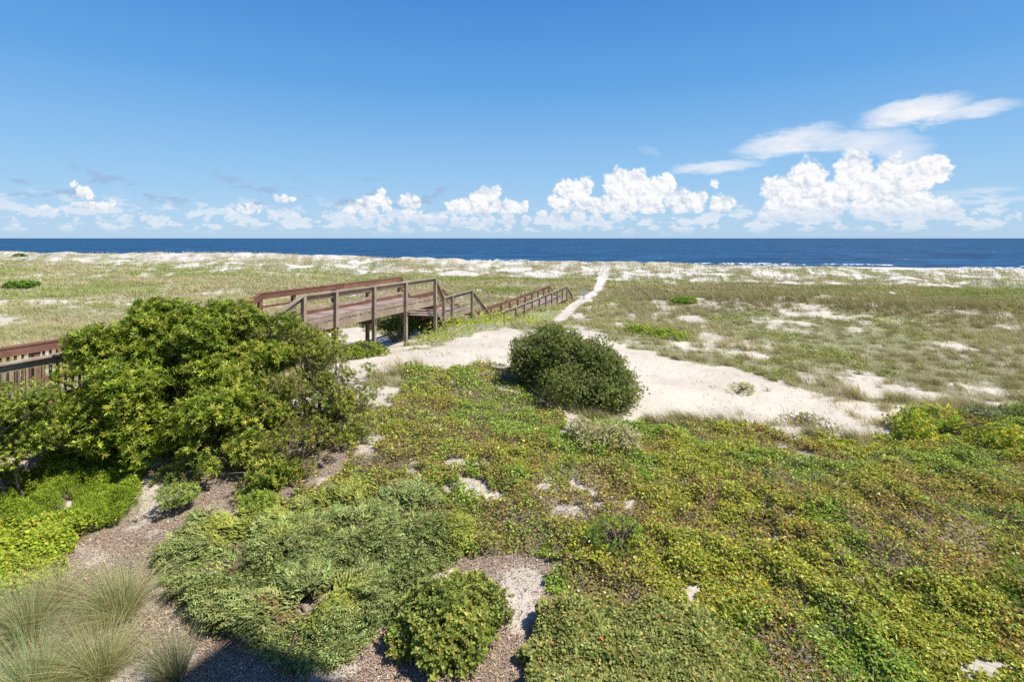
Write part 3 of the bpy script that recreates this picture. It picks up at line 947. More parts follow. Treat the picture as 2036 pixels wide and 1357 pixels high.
def build_vine():
    N = 1350000
    x, y = sample_world(N, 5.6, 24, .2)
    z = H(x, y)
    c = cover(x, y, z)
    k = c['vine']
    x, y, z = x[k], y[k], z[k]
    u, v = c['u'][k], c['v'][k]
    # bare and woody patches thin the leaves
    d = fbm(x / .8 + 7, y / .8, 111, 4, .6)
    bare = ss(fbm(x / 1.6 + 31, y / 1.3, 112, 4, .6), .56, .66)
    dens = (.45 + .55 * ss(d, .36, .47)) * (1 - .55 * bare)
    thin = ss(v, 1000, 800) * ss(u, 1250, 1000)
    dens *= 1 - .45 * thin
    keep = rng.random(len(x)) < dens
    x, y, z, u, v, d, bare = x[keep], y[keep], z[keep], u[keep], v[keep], d[keep], bare[keep]
    n = len(x)
    hgt = np.clip(mat_height(x, y, .22), .03, None) * (.5 + .5 * ss(d, .36, .5))
    top = rng.random(n) ** .45
    P = np.stack([x, y, z + hgt * top + .01], 1)
    N_ = unit(np.stack([rng.normal(size=n) * .55, rng.normal(size=n) * .55, np.ones(n)], 1))
    D = rng.normal(size=(n, 3)); D[:, 2] *= .35
    zone = fbm(x / 1.9, y / 1.6, 121, 4, .6) + .10 * ss(u, 900, 1500) - .04
    zone2 = fbm(x / 1.1, y / 1.1, 122, 4, .6)
    L = rng.uniform(.032, .068, n) * (1 + .35 * ss(y, 10, 18)); W = L * rng.uniform(.45, .75, n)
    greenc = pick([(.112, .162, .036), (.082, .125, .028), (.155, .205, .05), (.06, .09, .022)], n)
    yell = pick([(.155, .168, .036), (.13, .145, .032), (.205, .19, .045), (.115, .118, .028)], n)
    rust = pick([(.145, .085, .042), (.19, .135, .05), (.105, .075, .055), (.09, .10, .03), (.15, .115, .075)], n)
    pale = pick([(.34, .36, .19), (.28, .32, .15)], n)
    col = greenc.copy()
    m1 = rng.random(n) < ss(zone, .44, .60) * .85
    col[m1] = yell[m1]
    m2 = rng.random(n) < np.clip(ss(zone2, .52, .64) * .5 + .05 + .5 * bare, 0, .8)
    col[m2] = rust[m2]
    m3 = rng.random(n) < .04
    col[m3] = pale[m3]
    # lower leaves are older and browner
    low = (top < .5) & (rng.random(n) < .35)
    col[low] = pick([(.12, .085, .05), (.09, .08, .035), (.16, .12, .07)], n)[low]
    o = emit_quads('vine_ground_cover', leaves(P, D, N_, L, W), col, M_MATLEAF)
    tag(o, 'mixed green, yellow and rusty vine mat covering the middle and right foreground', 'ground cover', kind='stuff')
    # woody stems in the mat
    n = 26000
    x, y = sample_world(n * 2, 5.6, 20, .6)
    z = H(x, y); c = cover(x, y, z)
    d = fbm(x / .8 + 7, y / .8, 111, 4, .6) - .12 * (fbm(x / 1.6 + 31, y / 1.3, 112, 4, .6) > .57)
    k = c['vine'] & ((d < .47) | (rng.random(len(x)) < .25))
    x, y, z = x[k], y[k], z[k]; n = len(x)
    D = np.stack([rng.normal(size=n), rng.normal(size=n), np.abs(rng.normal(size=n)) * .5], 1)
    hg = np.clip(mat_height(x, y, .3), .02, None) * rng.random(n)
    b = blades(np.stack([x, y, z + hg * .8], 1), D, rng.uniform(.12, .34, n), np.full(n, .007), np.stack([rng.normal(size=n) * .2, rng.normal(size=n) * .2, -rng.random(n) * .3], 1), 2)
    s = emit_blades('stem', b, pick([(.20, .14, .11), (.11, .075, .07), (.30, .24, .19)], n), M_TWIG, None)
    s.parent = o
    tag(s, kind='stuff')
    # small yellow daisies
    spots = []
    for (cu, cv, ru, rv, m) in [(540, 985, 60, 30, 16), (640, 960, 60, 40, 12), (700, 1010, 50, 25, 9), (1190, 1150, 60, 25, 9), (1470, 1180, 50, 30, 14), (1530, 1225, 40, 15, 6), (1620, 1170, 80, 30, 7), (1500, 1060, 90, 60, 8),
                                (1850, 1030, 120, 60, 7), (900, 900, 120, 80, 14), (860, 800, 60, 50, 8), (1400, 870, 160, 25, 14), (1250, 950, 120, 60, 8)]:
        for _ in range(m):
            spots.append((cu + rng.normal() * ru * .6, cv + rng.normal() * rv * .6))
    co, fa, cl = [], [], []
    for (pu, pv) in spots:
        gx, gy, gz = ground_at(pu, pv)
        h = max(.05, float(mat_height(np.array([gx]), np.array([gy]), .34)[0])) + .05
        r = rng.uniform(.014, .024) * (1 + .3 * (gy > 10))
        t = unit(np.array([rng.normal() * .3, -.3 + rng.normal() * .3, 1.]))
        a = unit(np.cross(t, [1, 0, 0.])); b2 = np.cross(t, a)
        i = len(co)
        ctr = np.array([gx, gy, gz + h])
        co.append(ctr + t * .006); cl.append((.35, .14, .02))
        for q in range(16):
            rr = r if q % 2 == 0 else r * .72
            co.append(ctr + rr * (a * cos(q * pi / 8) + b2 * sin(q * pi / 8))); cl.append((.80, .60, .02))
        for q in range(16):
            fa += [i, i + 1 + q, i + 1 + (q + 1) % 16]
    f = mesh_from('flower', np.array(co), fa, np.full(len(fa) // 3, 3), M_PETAL, None, np.array(cl))
    f.parent = o
    tag(f, 'small yellow daisy flowers dotted over the mat', kind='stuff')


def build_green():
    N = 700000
    x, y = sample_world(N, 7, 14, .3, -250, 420)
    z = H(x, y); c = cover(x, y, z); k = c['green']
    x, y, z, u, v = x[k], y[k], z[k], c['u'][k], c['v'][k]
    n = len(x)
    zone = fbm(x / 1.2 + 4, y / 1.2, 131, 4)
    hgt = np.clip(mat_height(x + 40, y, .38), .04, None)
    top = rng.random(n) ** .4
    P = np.stack([x, y, z + hgt * top + .01], 1)
    # feathery: narrow upward leaflets; at the lower edge rounder vine leaves
    vine = rng.random(n) < np.clip(ss(zone, .48, .62) * .8 + ss(v, 1040, 1130) * .7, 0, .9)
    N_ = unit(np.stack([rng.normal(size=n) * .7, rng.normal(size=n) * .7, np.ones(n)], 1))
    D = rng.normal(size=(n, 3)); D[:, 2] = np.where(vine, D[:, 2] * .3, np.abs(D[:, 2]) + .3)
    L = np.where(vine, rng.uniform(.035, .07, n), rng.uniform(.035, .06, n))
    W = np.where(vine, L * .8, L * .22)
    col = pick([(.125, .17, .025), (.098, .145, .022), (.165, .21, .036), (.06, .09, .015)], n)
    cv = pick([(.155, .195, .032), (.195, .215, .04), (.105, .15, .03), (.19, .14, .05)], n, w=[4, 3, 3, .8])
    col[vine] = cv[vine]
    low = (top < .5) & (rng.random(n) < .4)
    col[low] = pick([(.10, .085, .04), (.06, .09, .02)], n)[low]
    o = emit_quads('feathery_ground_cover', leaves(P, D, N_, L, W), col, M_MATLEAF)
    tag(o, 'bright green feathery ground cover patch at the left edge below the bush', 'ground cover', kind='stuff')


def build_hawthorn_leaves(x, y, z, hgt, sunk=.5):
    n = len(x)
    top = rng.random(n) ** sunk
    P = np.stack([x, y, z + hgt * top], 1)
    N_ = unit(np.stack([rng.normal(size=n) * .45 + .15, rng.normal(size=n) * .45 - .25, np.ones(n)], 1))
    D = rng.normal(size=(n, 3)); D[:, 2] = D[:, 2] * .3 + .2
    L = rng.uniform(.04, .062, n); W = L * rng.uniform(.5, .62, n)
    col = pick([(.165, .182, .078), (.125, .142, .058), (.22, .232, .105), (.08, .094, .04), (.265, .25, .115), (.19, .15, .085)], n, w=[4, 4, 3, 3, 1.2, .6])
    m = rng.random(n) < .005
    col[m] = (.4, .14, .05)
    return P, D, N_, L, W, col


def build_hawbed():
    x, y = sample_world(420000, 5.7, 9.5, .3, 900, 1750)
    z = H(x, y); c = cover(x, y, z); k = c['haw']
    x, y, z = x[k], y[k], z[k]
    v = c['v'][k]
    lm = fbm(x / .45, y / .45, 141, 3)
    hg = .22 * ss(v + 60 * (lm - .5), 1215, 1275) + .12 + .34 * (lm - .5)
    hg = hg * (.35 + .65 * ss(c['u'][k] + 120 * (lm - .5), 1010, 1110)) * (1 - .6 * ss(c['u'][k], 1380, 1520))
    hg = np.clip(hg, .05, None)
    a = build_hawthorn_leaves(x, y, z, hg, .35)
    o = emit_quads('hawthorn_bed', leaves6(*a[:5]), a[5], M_LEAF)
    tag(o, 'low clipped bed of grey-green oval-leaved shrubs along the bottom edge', 'shrub bed', kind='stuff')


def build_juniper():
    root = empty('creeping_juniper', ground_at(640, 1150), 'low spreading creeping juniper with feathery grey-green sprays on bark mulch', 'juniper')
    x, y = sample_world(200000, 6, 12, .3, 250, 1050)
    z = H(x, y); c = cover(x, y, z); k = c['jun']
    x, y, z, u, v = x[k], y[k], z[k], c['u'][k], c['v'][k]
    sel = rng.random(len(x)) < 23000 / max(1, len(x))
    x, y, z, u, v = x[sel], y[sel], z[sel], u[sel], v[sel]
    gp = (fbm(x / .33 + 8, y / .33, 157, 3) > .30)
    x, y, z, u, v = x[gp], y[gp], z[gp], u[gp], v[gp]
    n = len(x)
    # sprays run outwards from a few crowns
    crowns = np.array([ground_at(*q)[:2] for q in [(560, 1120), (700, 1090), (610, 1230), (830, 1060), (470, 1140)]])
    dx = x[:, None] - crowns[None, :, 0]; dy = y[:, None] - crowns[None, :, 1]
    kk = np.argmin(dx ** 2 + dy ** 2, 1)
    ang = np.arctan2(dy[np.arange(n), kk], dx[np.arange(n), kk]) + rng.normal(size=n) * .28 + 1.6 * (fbm(x / .8, y / .8, 155, 2) - .5)
    lump = fbm(x / .42, y / .42, 151, 3)
    hg = .07 + .24 * ss(lump, .34, .62)
    lay = rng.random(n) ** .5
    P = np.stack([x, y, z + hg * lay], 1)
    D = unit(np.stack([np.cos(ang), np.sin(ang), .22 + .16 * rng.normal(size=n)], 1))
    Ls = rng.uniform(.13, .34, n)
    S = unit(np.cross(D, [0, 0, 1.])); Up = np.cross(S, D)
    colb = pick([(.118, .155, .070), (.095, .125, .055), (.155, .195, .092), (.07, .092, .038)], n, .12)
    ol = .6 * ss(fbm(x / .9, y / .9, 153, 3), .58, .68)[:, None]
    colb = colb * (1 - ol) + pick([(.15, .18, .035)], n) * ol
    dead = (np.hypot((u - 580) / 45, (v - 1240) / 16) < 1) & (rng.random(n) < .6)
    colb[dead] = (.13, .115, .06)
    co, cl = [], []
    K = 13
    for j in range(K):
        t = (j + .5) / K
        sgn = 1 if j % 2 else -1
        base = P + D * (Ls * t)[:, None] - np.array([0, 0, 1.]) * (Ls * t * t * .15)[:, None]
        dd = unit(D * .75 + S * sgn * (.75 + .2 * rng.normal(size=(n, 1))) + Up * .35 * rng.normal(size=(n, 1)))
        nn = unit(Up + .5 * rng.normal(size=(n, 3)))
        l = Ls * (.42 * (1 - t * .75))
        co.append(leaves(base, dd, nn, l, l * .24 + .005))
        cl.append(colb * (1 + .35 * (t - .3) + .1 * rng.normal(size=(n, 1))))
    emit_quads('foliage', np.concatenate(co), np.clip(np.concatenate(cl), .01, .9), M_JUN, root)
    segs = []
    for q in range(60):
        c0 = crowns[rng.integers(len(crowns))]
        a = rng.uniform(0, 2 * pi); r = rng.uniform(.4, 1.1)
        p1 = (c0[0] + r * cos(a), c0[1] + r * sin(a))
        z0 = H(c0[0], c0[1])[0]; z1 = H(p1[0], p1[1])[0]
        segs.append(limb((c0[0], c0[1], z0), (p1[0], p1[1], z1 + .12), .018, .006))
    emit_tubes('branch', segs, M_TWIG, (.16, .11, .08), root)


def build_grass():
    # dune grass from the near dune out to the foredune; blades get wider with distance
    P_, D_, L_, W_, B_, C_ = [], [], [], [], [], []
    for (n, y0, y1, kk, l0, l1) in [(560000, 11, 60, 1.3, .2, .52), (360000, 55, 135, 1.6, .3, .6)]:
        x, y = sample_world(n, y0, y1, kk, -60, 2100)
        # gather into clumps
        if y0 < 50:
            cell = .8
            m = rng.random(n) < .72
            cx = np.floor(x / cell) * cell + cell * _h(np.floor(x / cell), np.floor(y / cell), 5)
            cy = np.floor(y / cell) * cell + cell * _h(np.floor(x / cell), np.floor(y / cell), 6)
            x = np.where(m, cx + rng.normal(size=n) * .13, x); y = np.where(m, cy + rng.normal(size=n) * .13, y)
        z = H(x, y); c = cover(x, y, z)
        gd = grass_density(x, y, c)
        near_edge = c['sand'] & (rng.random(n) < .010 + .65 * ss(fbm(x / .9, y / .9, 165, 4), .55, .68) * (.12 + ss(c['u'], 1380, 1700)))
        k = (c['grass'] & (rng.random(n) < gd ** 1.3)) | (near_edge > 0)
        x, y, z, u, v, s, g = x[k], y[k], z[k], c['u'][k], c['v'][k], c['s'][k], gd[k]
        n = len(x)
        tone = fbm(x / 5, y / 4, 161, 4, .6)
        tone2 = fbm(x / 17, y / 9, 162, 3)
        dk = ss(u, 1180, 1300) * np.exp(-((v - 600 - .05 * np.maximum(u - 1500, 0)) / 26) ** 2)
        g1 = pick([(.21, .20, .105), (.17, .17, .08), (.26, .24, .14)], n)
        st = pick([(.32, .28, .165), (.265, .235, .13), (.37, .33, .21)], n)
        gg = pick([(.16, .20, .055), (.19, .23, .07)], n)
        br = pick([(.175, .15, .085), (.225, .19, .11), (.15, .155, .07)], n)
        col = g1
        m = rng.random(n) < (.25 + .5 * ss(tone, .45, .6)); col[m] = st[m]
        m = rng.random(n) < .75 * ss(tone2, .5, .62) * ss(y, 38, 60); col[m] = gg[m]
        m = rng.random(n) < .8 * dk; col[m] = br[m]
        hs = (.55 + .7 * ss(tone, .35, .65)) * (1 - .45 * ss(s, -90, -75))
        L = rng.uniform(l0, l1, n) * hs
        L = np.where(c['sand'][k], L * .5, L) * (1 + .5 * dk)
        D = np.stack([rng.normal(size=n) * .30 - .08, rng.normal(size=n) * .30, np.ones(n)], 1)
        W = .0022 * y * rng.uniform(.35, .75, n) * (.35 + .3 * ss(y, 20, 60)) + .003
        B = np.stack([-.25 - .25 * rng.random(n), rng.normal(size=n) * .25, -.28 * rng.random(n)], 1)
        P_.append(np.stack([x, y, z - .01], 1)); D_.append(D); L_.append(L); W_.append(W); B_.append(B); C_.append(col)
    cat = np.concatenate
    b = blades(cat(P_), cat(D_), cat(L_), cat(W_), cat(B_), 2)
    o = emit_blades('dune_grass', b, cat(C_), M_GRASS)
    tag(o, 'dry green and straw dune grass over the sand hills behind the boardwalk', 'grass', kind='stuff')
    # broad-leaved creeping plants amongst the dune grass
    n = 300000
    x, y = sample_world(n, 17, 130, 1.3)
    z = H(x, y); c = cover(x, y, z); gd = grass_density(x, y, c)
    pz = fbm(x / 3.3 + 20, y / 3.3, 171, 4, .6)
    thr = .60 - .05 * ss(y, 60, 100)
    k = (c['grass'] & (pz > thr) & (gd > .25)) | (c['mound'] & (rng.random(n) < .8))
    mo = c['mound'][k]
    x, y, z = x[k], y[k], z[k]; n = len(x)
    P = np.stack([x, y, z + rng.random(n) * np.where(mo, .6, .22) * (.4 + ss(fbm(x / .7, y / .7, 172, 2), .3, .7))], 1)
    N_ = unit(np.stack([rng.normal(size=n) * .5, rng.normal(size=n) * .5 - .2, np.ones(n)], 1))
    L = .035 + .0026 * y * rng.uniform(.7, 1.3, n)
    col = pick([(.105, .13, .04), (.08, .105, .03), (.14, .155, .05)], n)
    cm = pick([(.13, .165, .03), (.10, .13, .025), (.24, .225, .03)], n, w=[4, 4, 1.0])
    col[mo] = cm[mo]
    o = emit_quads('dune_creeper', leaves(P, rng.normal(size=(n, 3)) * [1, 1, .3], N_, L, L * .6), col, M_MATLEAF)
    tag(o, 'bright green creepers spread on the dunes and beside the boardwalk steps', 'ground cover', kind='stuff')
    # thin sea-oat stalks standing along the foredune crest and scattered on the left
    n = 9000
    x, y = sample_world(n * 3, 70, 170, .5, -60, 2100)
    s = shore(x, y)
    cl = fbm(x / 9, y / 9, 181, 3)
    k = (s > -85) & (s < -52) & (rng.random(len(x)) < ss(cl, .42, .6))
    x, y = x[k], y[k]; n = len(x)
    z = H(x, y)
    D = np.stack([rng.normal(size=n) * .12, rng.normal(size=n) * .1, np.ones(n)], 1)
    b = blades(np.stack([x, y, z], 1), D, rng.uniform(.6, 1.25, n), np.full(n, .09), np.stack([-.25 * np.ones(n), np.zeros(n), -.15 * np.ones(n)], 1), 2)
    o = emit_blades('sea_oat_fringe', b, pick([(.33, .25, .14), (.26, .20, .12), (.40, .34, .22)], n), M_GRASS)
    tag(o, 'fringe of thin tan sea oat stalks along the crest of the far dune', 'grass', kind='stuff')


# ------------------------------------------------------------------ shrubs
def lobes_from(spec):
    """(u, v, Y, half width px, half height px, depth m)"""
    r = []
    for u, v, Y, ru, rv, dp in spec:
        r.append(((u - 1018) / F * Y, Y, CAMZ - (v - 474) / F * Y, ru / F * Y, dp, rv / F * Y))
    return np.array(r)


def on_lobes(L, n, seed, inner=.25, lump=.28, scale=.45):
    area = (L[:, 3] * L[:, 5] + L[:, 3] * L[:, 4] + L[:, 4] * L[:, 5])
    k = rng.choice(len(L), n, p=area / area.sum())
    d = unit(rng.normal(size=(n, 3)))
    r = 1 - inner * rng.random(n) ** 1.5
    P = L[k, :3] + d * L[k, 3:6] * r[:, None]
    # lumpy outline: clumps stand out, hollows between
    q = L[k, :3] + d * L[k, 3:6]
    nz = fbm(q[:, 0] / scale + q[:, 2] / scale * .7, q[:, 1] / scale - q[:, 2] / scale * .7, seed, 3)
    nz2 = fbm(q[:, 0] / (scale * 2.6) + q[:, 2] / (scale * 2.6), q[:, 1] / (scale * 2.6) - q[:, 2] / (scale * 2.6), seed + 5, 2)
    shoot = (rng.random(n) < .16) * rng.random(n) * .16
    P = L[k, :3] + (P - L[k, :3]) * (1 + lump * (nz - .5) * 2 + lump * .8 * (nz2 - .5) * 2 + shoot)[:, None]
    return P, unit(d / L[k, 3:6] * L[k, 3:6].mean(1, keepdims=True)), nz, k


def rosette_leaves(P, A, m, l0, l1, wr, cols, w=None, spread=1.0, jit=.15, fn=None):
    fn = fn or leaves
    """m leaves round each shoot tip at P with axis A"""
    n = len(P)
    A = unit(A)
    ref = rng.normal(size=(n, 3))
    a = unit(np.cross(A, ref)); b = np.cross(A, a)
    cb = pick(cols, n, jit, w)
    co, cl = [], []
    for j in range(m):
        th = 2.4 * j + rng.normal(size=n) * .3
        up = 1.1 - spread * (1 - j / m) * .9 + rng.normal(size=n) * .15
        rad = a * np.cos(th)[:, None] + b * np.sin(th)[:, None]
        D = unit(rad + A * up[:, None])
        l = rng.uniform(l0, l1, n)
        base = P - A * (.05 * (1 - j / m) * (l1 / .08))[:, None] if False else P - A * .04 * (1 - j / m)
        N_ = unit(A * 1.0 - rad * up[:, None] * .6 + .25 * rng.normal(size=(n, 3)))
        co.append(fn(base, D, N_, l, l * wr, .12))
        cl.append(cb * (1 + .12 * rng.normal(size=(n, 1)) + .18 * (j / m - .5)))
    return np.concatenate(co), np.clip(np.concatenate(cl), .006, .9)


def shrub(name, label, cat, spec, n, m, l0, l1, wr, cols, w=None, tips=None, tipfrac=.12, base=None, seed=1, inner=.3, lump=.28, scale=.45,
          mat=None, stems=30, group=None, stemcol=(.17, .13, .10), spread=1.0, twigs=0, cut=0.0, floor=None, clumps=0, cr=.4, oval=False, clump_lump=.34):
    L = lobes_from(spec)
    if base is None:
        base = (L[:, 0].mean(), L[:, 1].mean())
    bz = H(base[0], base[1])[0]
    root = empty(name, (base[0], base[1], bz), label, cat, group)
    if clumps:
        # the crown is built of leafy branch ends, each a clump of shoots, with hollows between them
        Cc, Ca, _, _ = on_lobes(L, clumps, seed, .45, clump_lump, scale)
        crr = cr * rng.uniform(.55, 1.35, clumps)
        kk = rng.choice(clumps, n, p=crr ** 2 / (crr ** 2).sum())
        d = unit(rng.normal(size=(n, 3)) + Ca[kk] * .5 + np.array([0, 0, .35]))
        rr = (crr[kk] * (1 - .55 * rng.random(n) ** 1.4))[:, None]
        nz = fbm(d[:, 0] * 2.2 + kk * 3.1, d[:, 1] * 2.2 + d[:, 2] * 1.3, seed, 3)
        P = Cc[kk] + d * rr * np.array([1.1, 1.1, .8]) * (1 + .7 * (nz - .5))[:, None]
        A = d
        k = kk
        nz = .5 + 0 * nz
    else:
        P, A, nz, k = on_lobes(L, n, seed, inner, lump, scale)
    keep = P[:, 2] > H(P[:, 0], P[:, 1]) + (.06 if floor is None else floor)
    if cut > 0:
        keep &= ~((nz < cut) & (rng.random(n) < .75))
    P, A = P[keep], A[keep]
    nn = len(P)
    A = unit(A * .8 + np.array([0, 0, .75]) + .35 * rng.normal(size=(nn, 3)))
    co, cl = rosette_leaves(P, A, m, l0, l1, wr, cols, w, spread, .15, leaves6 if l1 / wr * wr >= .055 and oval else leaves)
    if tips is not None:
        tm = np.tile(rng.random(nn) < tipfrac * 2 * ss(fbm(P[:, 0] / .5, P[:, 2] / .5, seed + 9, 3), .35, .65), m)
        tcv = pick(tips, len(cl))
        cl[tm] = tcv[tm]
    emit_quads('foliage', co, cl, mat or M_LEAF, root)
    segs = []
    sel = rng.choice(nn, min(stems, nn), replace=False)
    mains = []
    for q in range(max(3, stems // 9)):
        c0 = L[rng.integers(len(L)), :3]
        p0 = np.array([base[0] + rng.normal() * .15, base[1] + rng.normal() * .15, bz - .05])
        qpts, rad = limb(p0, c0, .03 + .008 * L[:, 5].max(), .014, .16, 8)
        segs.append((qpts, rad)); mains.append(qpts)
    for i in sel:
        mp_ = mains[np.argmin([np.linalg.norm(mm[-2] - P[i]) for mm in mains])]
        st_ = mp_[rng.integers(3, 8)]
        segs.append(limb(st_, P[i], .018, .005, .18, 6))
    for _ in range(twigs):
        i = rng.integers(nn)
        mp_ = mains[np.argmin([np.linalg.norm(mm[-2] - P[i]) for mm in mains])]
        segs.append(limb(mp_[rng.integers(3, 8)], P[i] + A[i] * .12, .011, .003, .16, 6))
    emit_tubes('branch', segs, M_TWIG, stemcol, root)
    return root


GLOSSY = [(.132, .168, .026), (.10, .132, .022), (.182, .214, .036), (.066, .09, .017)]
YELLOWG = [(.19, .22, .05), (.235, .25, .07)]


def build_shrubs():
    shrub('tall_shrub', 'tallest glossy green shrub with rosettes of long leaves in front of the left boardwalk', 'shrub',
          [(365, 690, 12.6, 105, 75, 1.1), (245, 735, 11.3, 95, 75, 1.0), (300, 790, 11.3, 140, 85, 1.0), (195, 765, 11.0, 46, 46, .5), (440, 740, 12.6, 100, 90, 1.0),
           (210, 800, 10.9, 85, 60, .8), (390, 820, 11.4, 90, 75, .9), (330, 650, 12.7, 60, 42, .6), (410, 640, 12.9, 60, 40, .6), (225, 680, 11.6, 44, 32, .5), (150, 745, 10.7, 28, 20, .3), (230, 840, 10.9, 80, 40, .7), (330, 870, 11.2, 80, 45, .7), (200, 830, 10.6, 44, 36, .4)],
          12500, 10, .07, .12, .28, GLOSSY, [4, 4, 3, 2], YELLOWG, .2, base=(-7.5, 11.5), seed=201, lump=.34, scale=.38, inner=.35, stems=90, twigs=30, clumps=125, cr=.44, oval=True)
    shrub('lanceleaf_shrub', 'middle shrub with pale yellowish shoot tips, standing right of the tallest shrub', 'shrub',
          [(520, 690, 12.9, 80, 52, .8), (500, 770, 12.2, 85, 85, .9), (450, 870, 11.0, 62, 42, .6), (430, 915, 10.6, 60, 32, .5), (530, 960, 10.2, 45, 36, .5), (500, 850, 11.4, 70, 60, .8), (560, 660, 13.2, 60, 34, .6), (470, 650, 13.0, 50, 30, .5)],
          5600, 9, .065, .105, .28, [(.13, .165, .03), (.095, .13, .025), (.18, .205, .045), (.065, .09, .02)], None, [(.24, .24, .08), (.21, .225, .055)], .24, base=(-5.9, 11.6), seed=211, lump=.36, inner=.35, stems=60, twigs=40, clumps=70, cr=.36, oval=True)
    shrub('twiggy_shrub', 'small-leaved brownish twiggy shrub at the right end of the shrub row, beside the sand', 'shrub',
          [(600, 720, 12.9, 85, 60, .8), (610, 800, 12.2, 100, 80, 1.0), (660, 760, 12.6, 60, 80, .7), (640, 870, 11.4, 95, 62, .9), (590, 900, 11.0, 85, 50, .7), (690, 830, 12.0, 45, 60, .6), (550, 800, 12.0, 60, 70, .7), (620, 670, 13.4, 50, 26, .5)],
          7500, 9, .04, .07, .34, [(.13, .155, .035), (.10, .125, .03), (.18, .19, .045), (.16, .12, .055), (.06, .08, .02)], [4, 4, 3, 1.6, 2], [(.22, .24, .06)], .12, base=(-4.5, 12.0), seed=221, lump=.34, inner=.5, stems=110, twigs=260, clumps=120, cr=.30, stemcol=(.19, .14, .12))
    shrub('edge_shrub', 'rambling fine-leaved shrub at the left edge below the railing with dry stems', 'shrub',
          [(20, 795, 9.5, 60, 22, .4), (95, 805, 10.0, 42, 22, .3), (30, 840, 9.7, 62, 36, .5), (70, 862, 9.9, 62, 34, .5), (15, 885, 9.4, 66, 34, .5), (120, 845, 10.2, 36, 30, .4), (-90, 860, 9.4, 90, 80, .8)],
          6500, 8, .035, .06, .45, [(.115, .145, .035), (.09, .115, .028), (.16, .185, .045), (.12, .10, .05)], [4, 4, 3, 1], [(.24, .30, .05)], .12, base=(-9.2, 9.7), seed=231, inner=.5, stems=40, twigs=40, clumps=95, cr=.28)
    shrub('oak_shrub', 'dense dark green rounded shrub on the sand in the centre', 'shrub',
          [(1085, 705, 16.8, 62, 46, 1.0), (1130, 722, 16.2, 82, 52, 1.1), (1190, 758, 15.6, 68, 42, 1.0), (1150, 772, 15.0, 76, 32, .9), (1060, 718, 16.3, 42, 34, .7), (1215, 778, 15.0, 48, 26, .6), (1105, 680, 17.3, 44, 24, .6), (1180, 715, 16.8, 44, 34, .7), (1235, 765, 15.4, 28, 24, .4)],
          21000, 7, .035, .062, .58, [(.09, .106, .045), (.07, .086, .036), (.125, .142, .064), (.17, .182, .088)], [4, 4, 3, 1], [(.14, .19, .04)], .04, base=(2.0, 15.8), seed=241, lump=.25, scale=.4, inner=.3, stems=40, clumps=260, cr=.36, clump_lump=.14)
    shrub('sea_grape_shrub', 'yellow-green broad mounded shrub at the right edge beside the sand track', 'shrub',
          [(1850, 865, 13.5, 90, 40, 1.0), (1930, 890, 12.6, 100, 45, 1.0), (1800, 885, 13.0, 50, 28, .7), (1900, 850, 14.0, 60, 32, .7), (2000, 920, 12.0, 90, 45, .9)],
          5200, 7, .05, .08, .55, [(.15, .19, .03), (.20, .23, .04), (.10, .14, .025), (.26, .22, .05)], [4, 4, 3, 1], [(.32, .30, .06)], .2, base=(10.6, 13.3), seed=251, lump=.34, stems=40, clumps=90, cr=.36)
    shrub('bayberry_shrub', 'darker green shrub with bare grey stems at the right edge, behind the yellow-green shrub', 'shrub',
          [(2000, 850, 14.6, 75, 40, .9), (1960, 835, 14.9, 40, 26, .6), (2060, 860, 14.4, 70, 55, .9)],
          2600, 8, .045, .07, .4, [(.085, .12, .025), (.065, .095, .02), (.12, .155, .03)], None, None, 0, base=(13.9, 14.7), seed=255, lump=.34, stems=60, twigs=40, cut=.36, stemcol=(.4, .36, .32))
    shrub('corner_shrub', 'dense dark green fine-leaved shrub near the bottom right corner', 'shrub',
          [(1930, 1205, 7.5, 90, 62, .55), (2010, 1240, 7.2, 80, 75, .6), (1870, 1185, 7.7, 60, 36, .45), (1960, 1160, 7.9, 75, 30, .45), (2060, 1190, 7.4, 60, 60, .5)],
          6800, 8, .025, .045, .3, [(.08, .128, .022), (.06, .10, .02), (.115, .165, .035)], None, None, 0, base=(6.7, 7.5), seed=261, lump=.3, scale=.3, stems=40, mat=M_MATLEAF)
    shrub('dune_shrub', 'low yellow-green shrub on the dune right of the far sandy path', 'shrub',
          [(1300, 668, 27.0, 55, 16, 1.2), (1270, 662, 27.5, 32, 16, .9), (1335, 672, 26.4, 40, 14, .9)],
          2400, 7, .07, .11, .5, [(.16, .20, .035), (.11, .16, .03), (.22, .25, .05)], None, None, 0, base=(7.3, 27.0), seed=271, stems=16)
    shrub('dune_shrub', 'small bright green low shrub on the crest of the right dune', 'shrub',
          [(1360, 597, 42.5, 24, 6, .9)],
          500, 6, .10, .16, .5, [(.13, .20, .035), (.10, .16, .03)], None, None, 0, seed=273, stems=8)
    shrub('dune_shrub', 'small green shrub growing against the boardwalk post below the deck edge', 'shrub',
          [(722, 697, 20.4, 34, 17, .7), (690, 704, 20.0, 34, 20, .6), (748, 704, 20.6, 26, 12, .5)],
          1500, 7, .06, .09, .4, [(.15, .18, .04), (.11, .14, .03)], None, None, 0, seed=275, stems=14, twigs=20)
    shrub('dune_shrub', 'dark green round shrub in the grass near the left edge behind the railing', 'shrub',
          [(45, 567, 66, 22, 9, 1.6)], 700, 7, .16, .26, .5, [(.07, .12, .025), (.09, .15, .03)], None, None, 0, seed=277, stems=10)
    shrub('dune_shrub', 'tiny dark shrub on the far dune crest near the left edge', 'shrub',
          [(40, 511, 150, 11, 5, 1.4)], 200, 7, .4, .6, .4, [(.055, .08, .025), (.07, .10, .03)], None, None, 0, seed=279, stems=8)
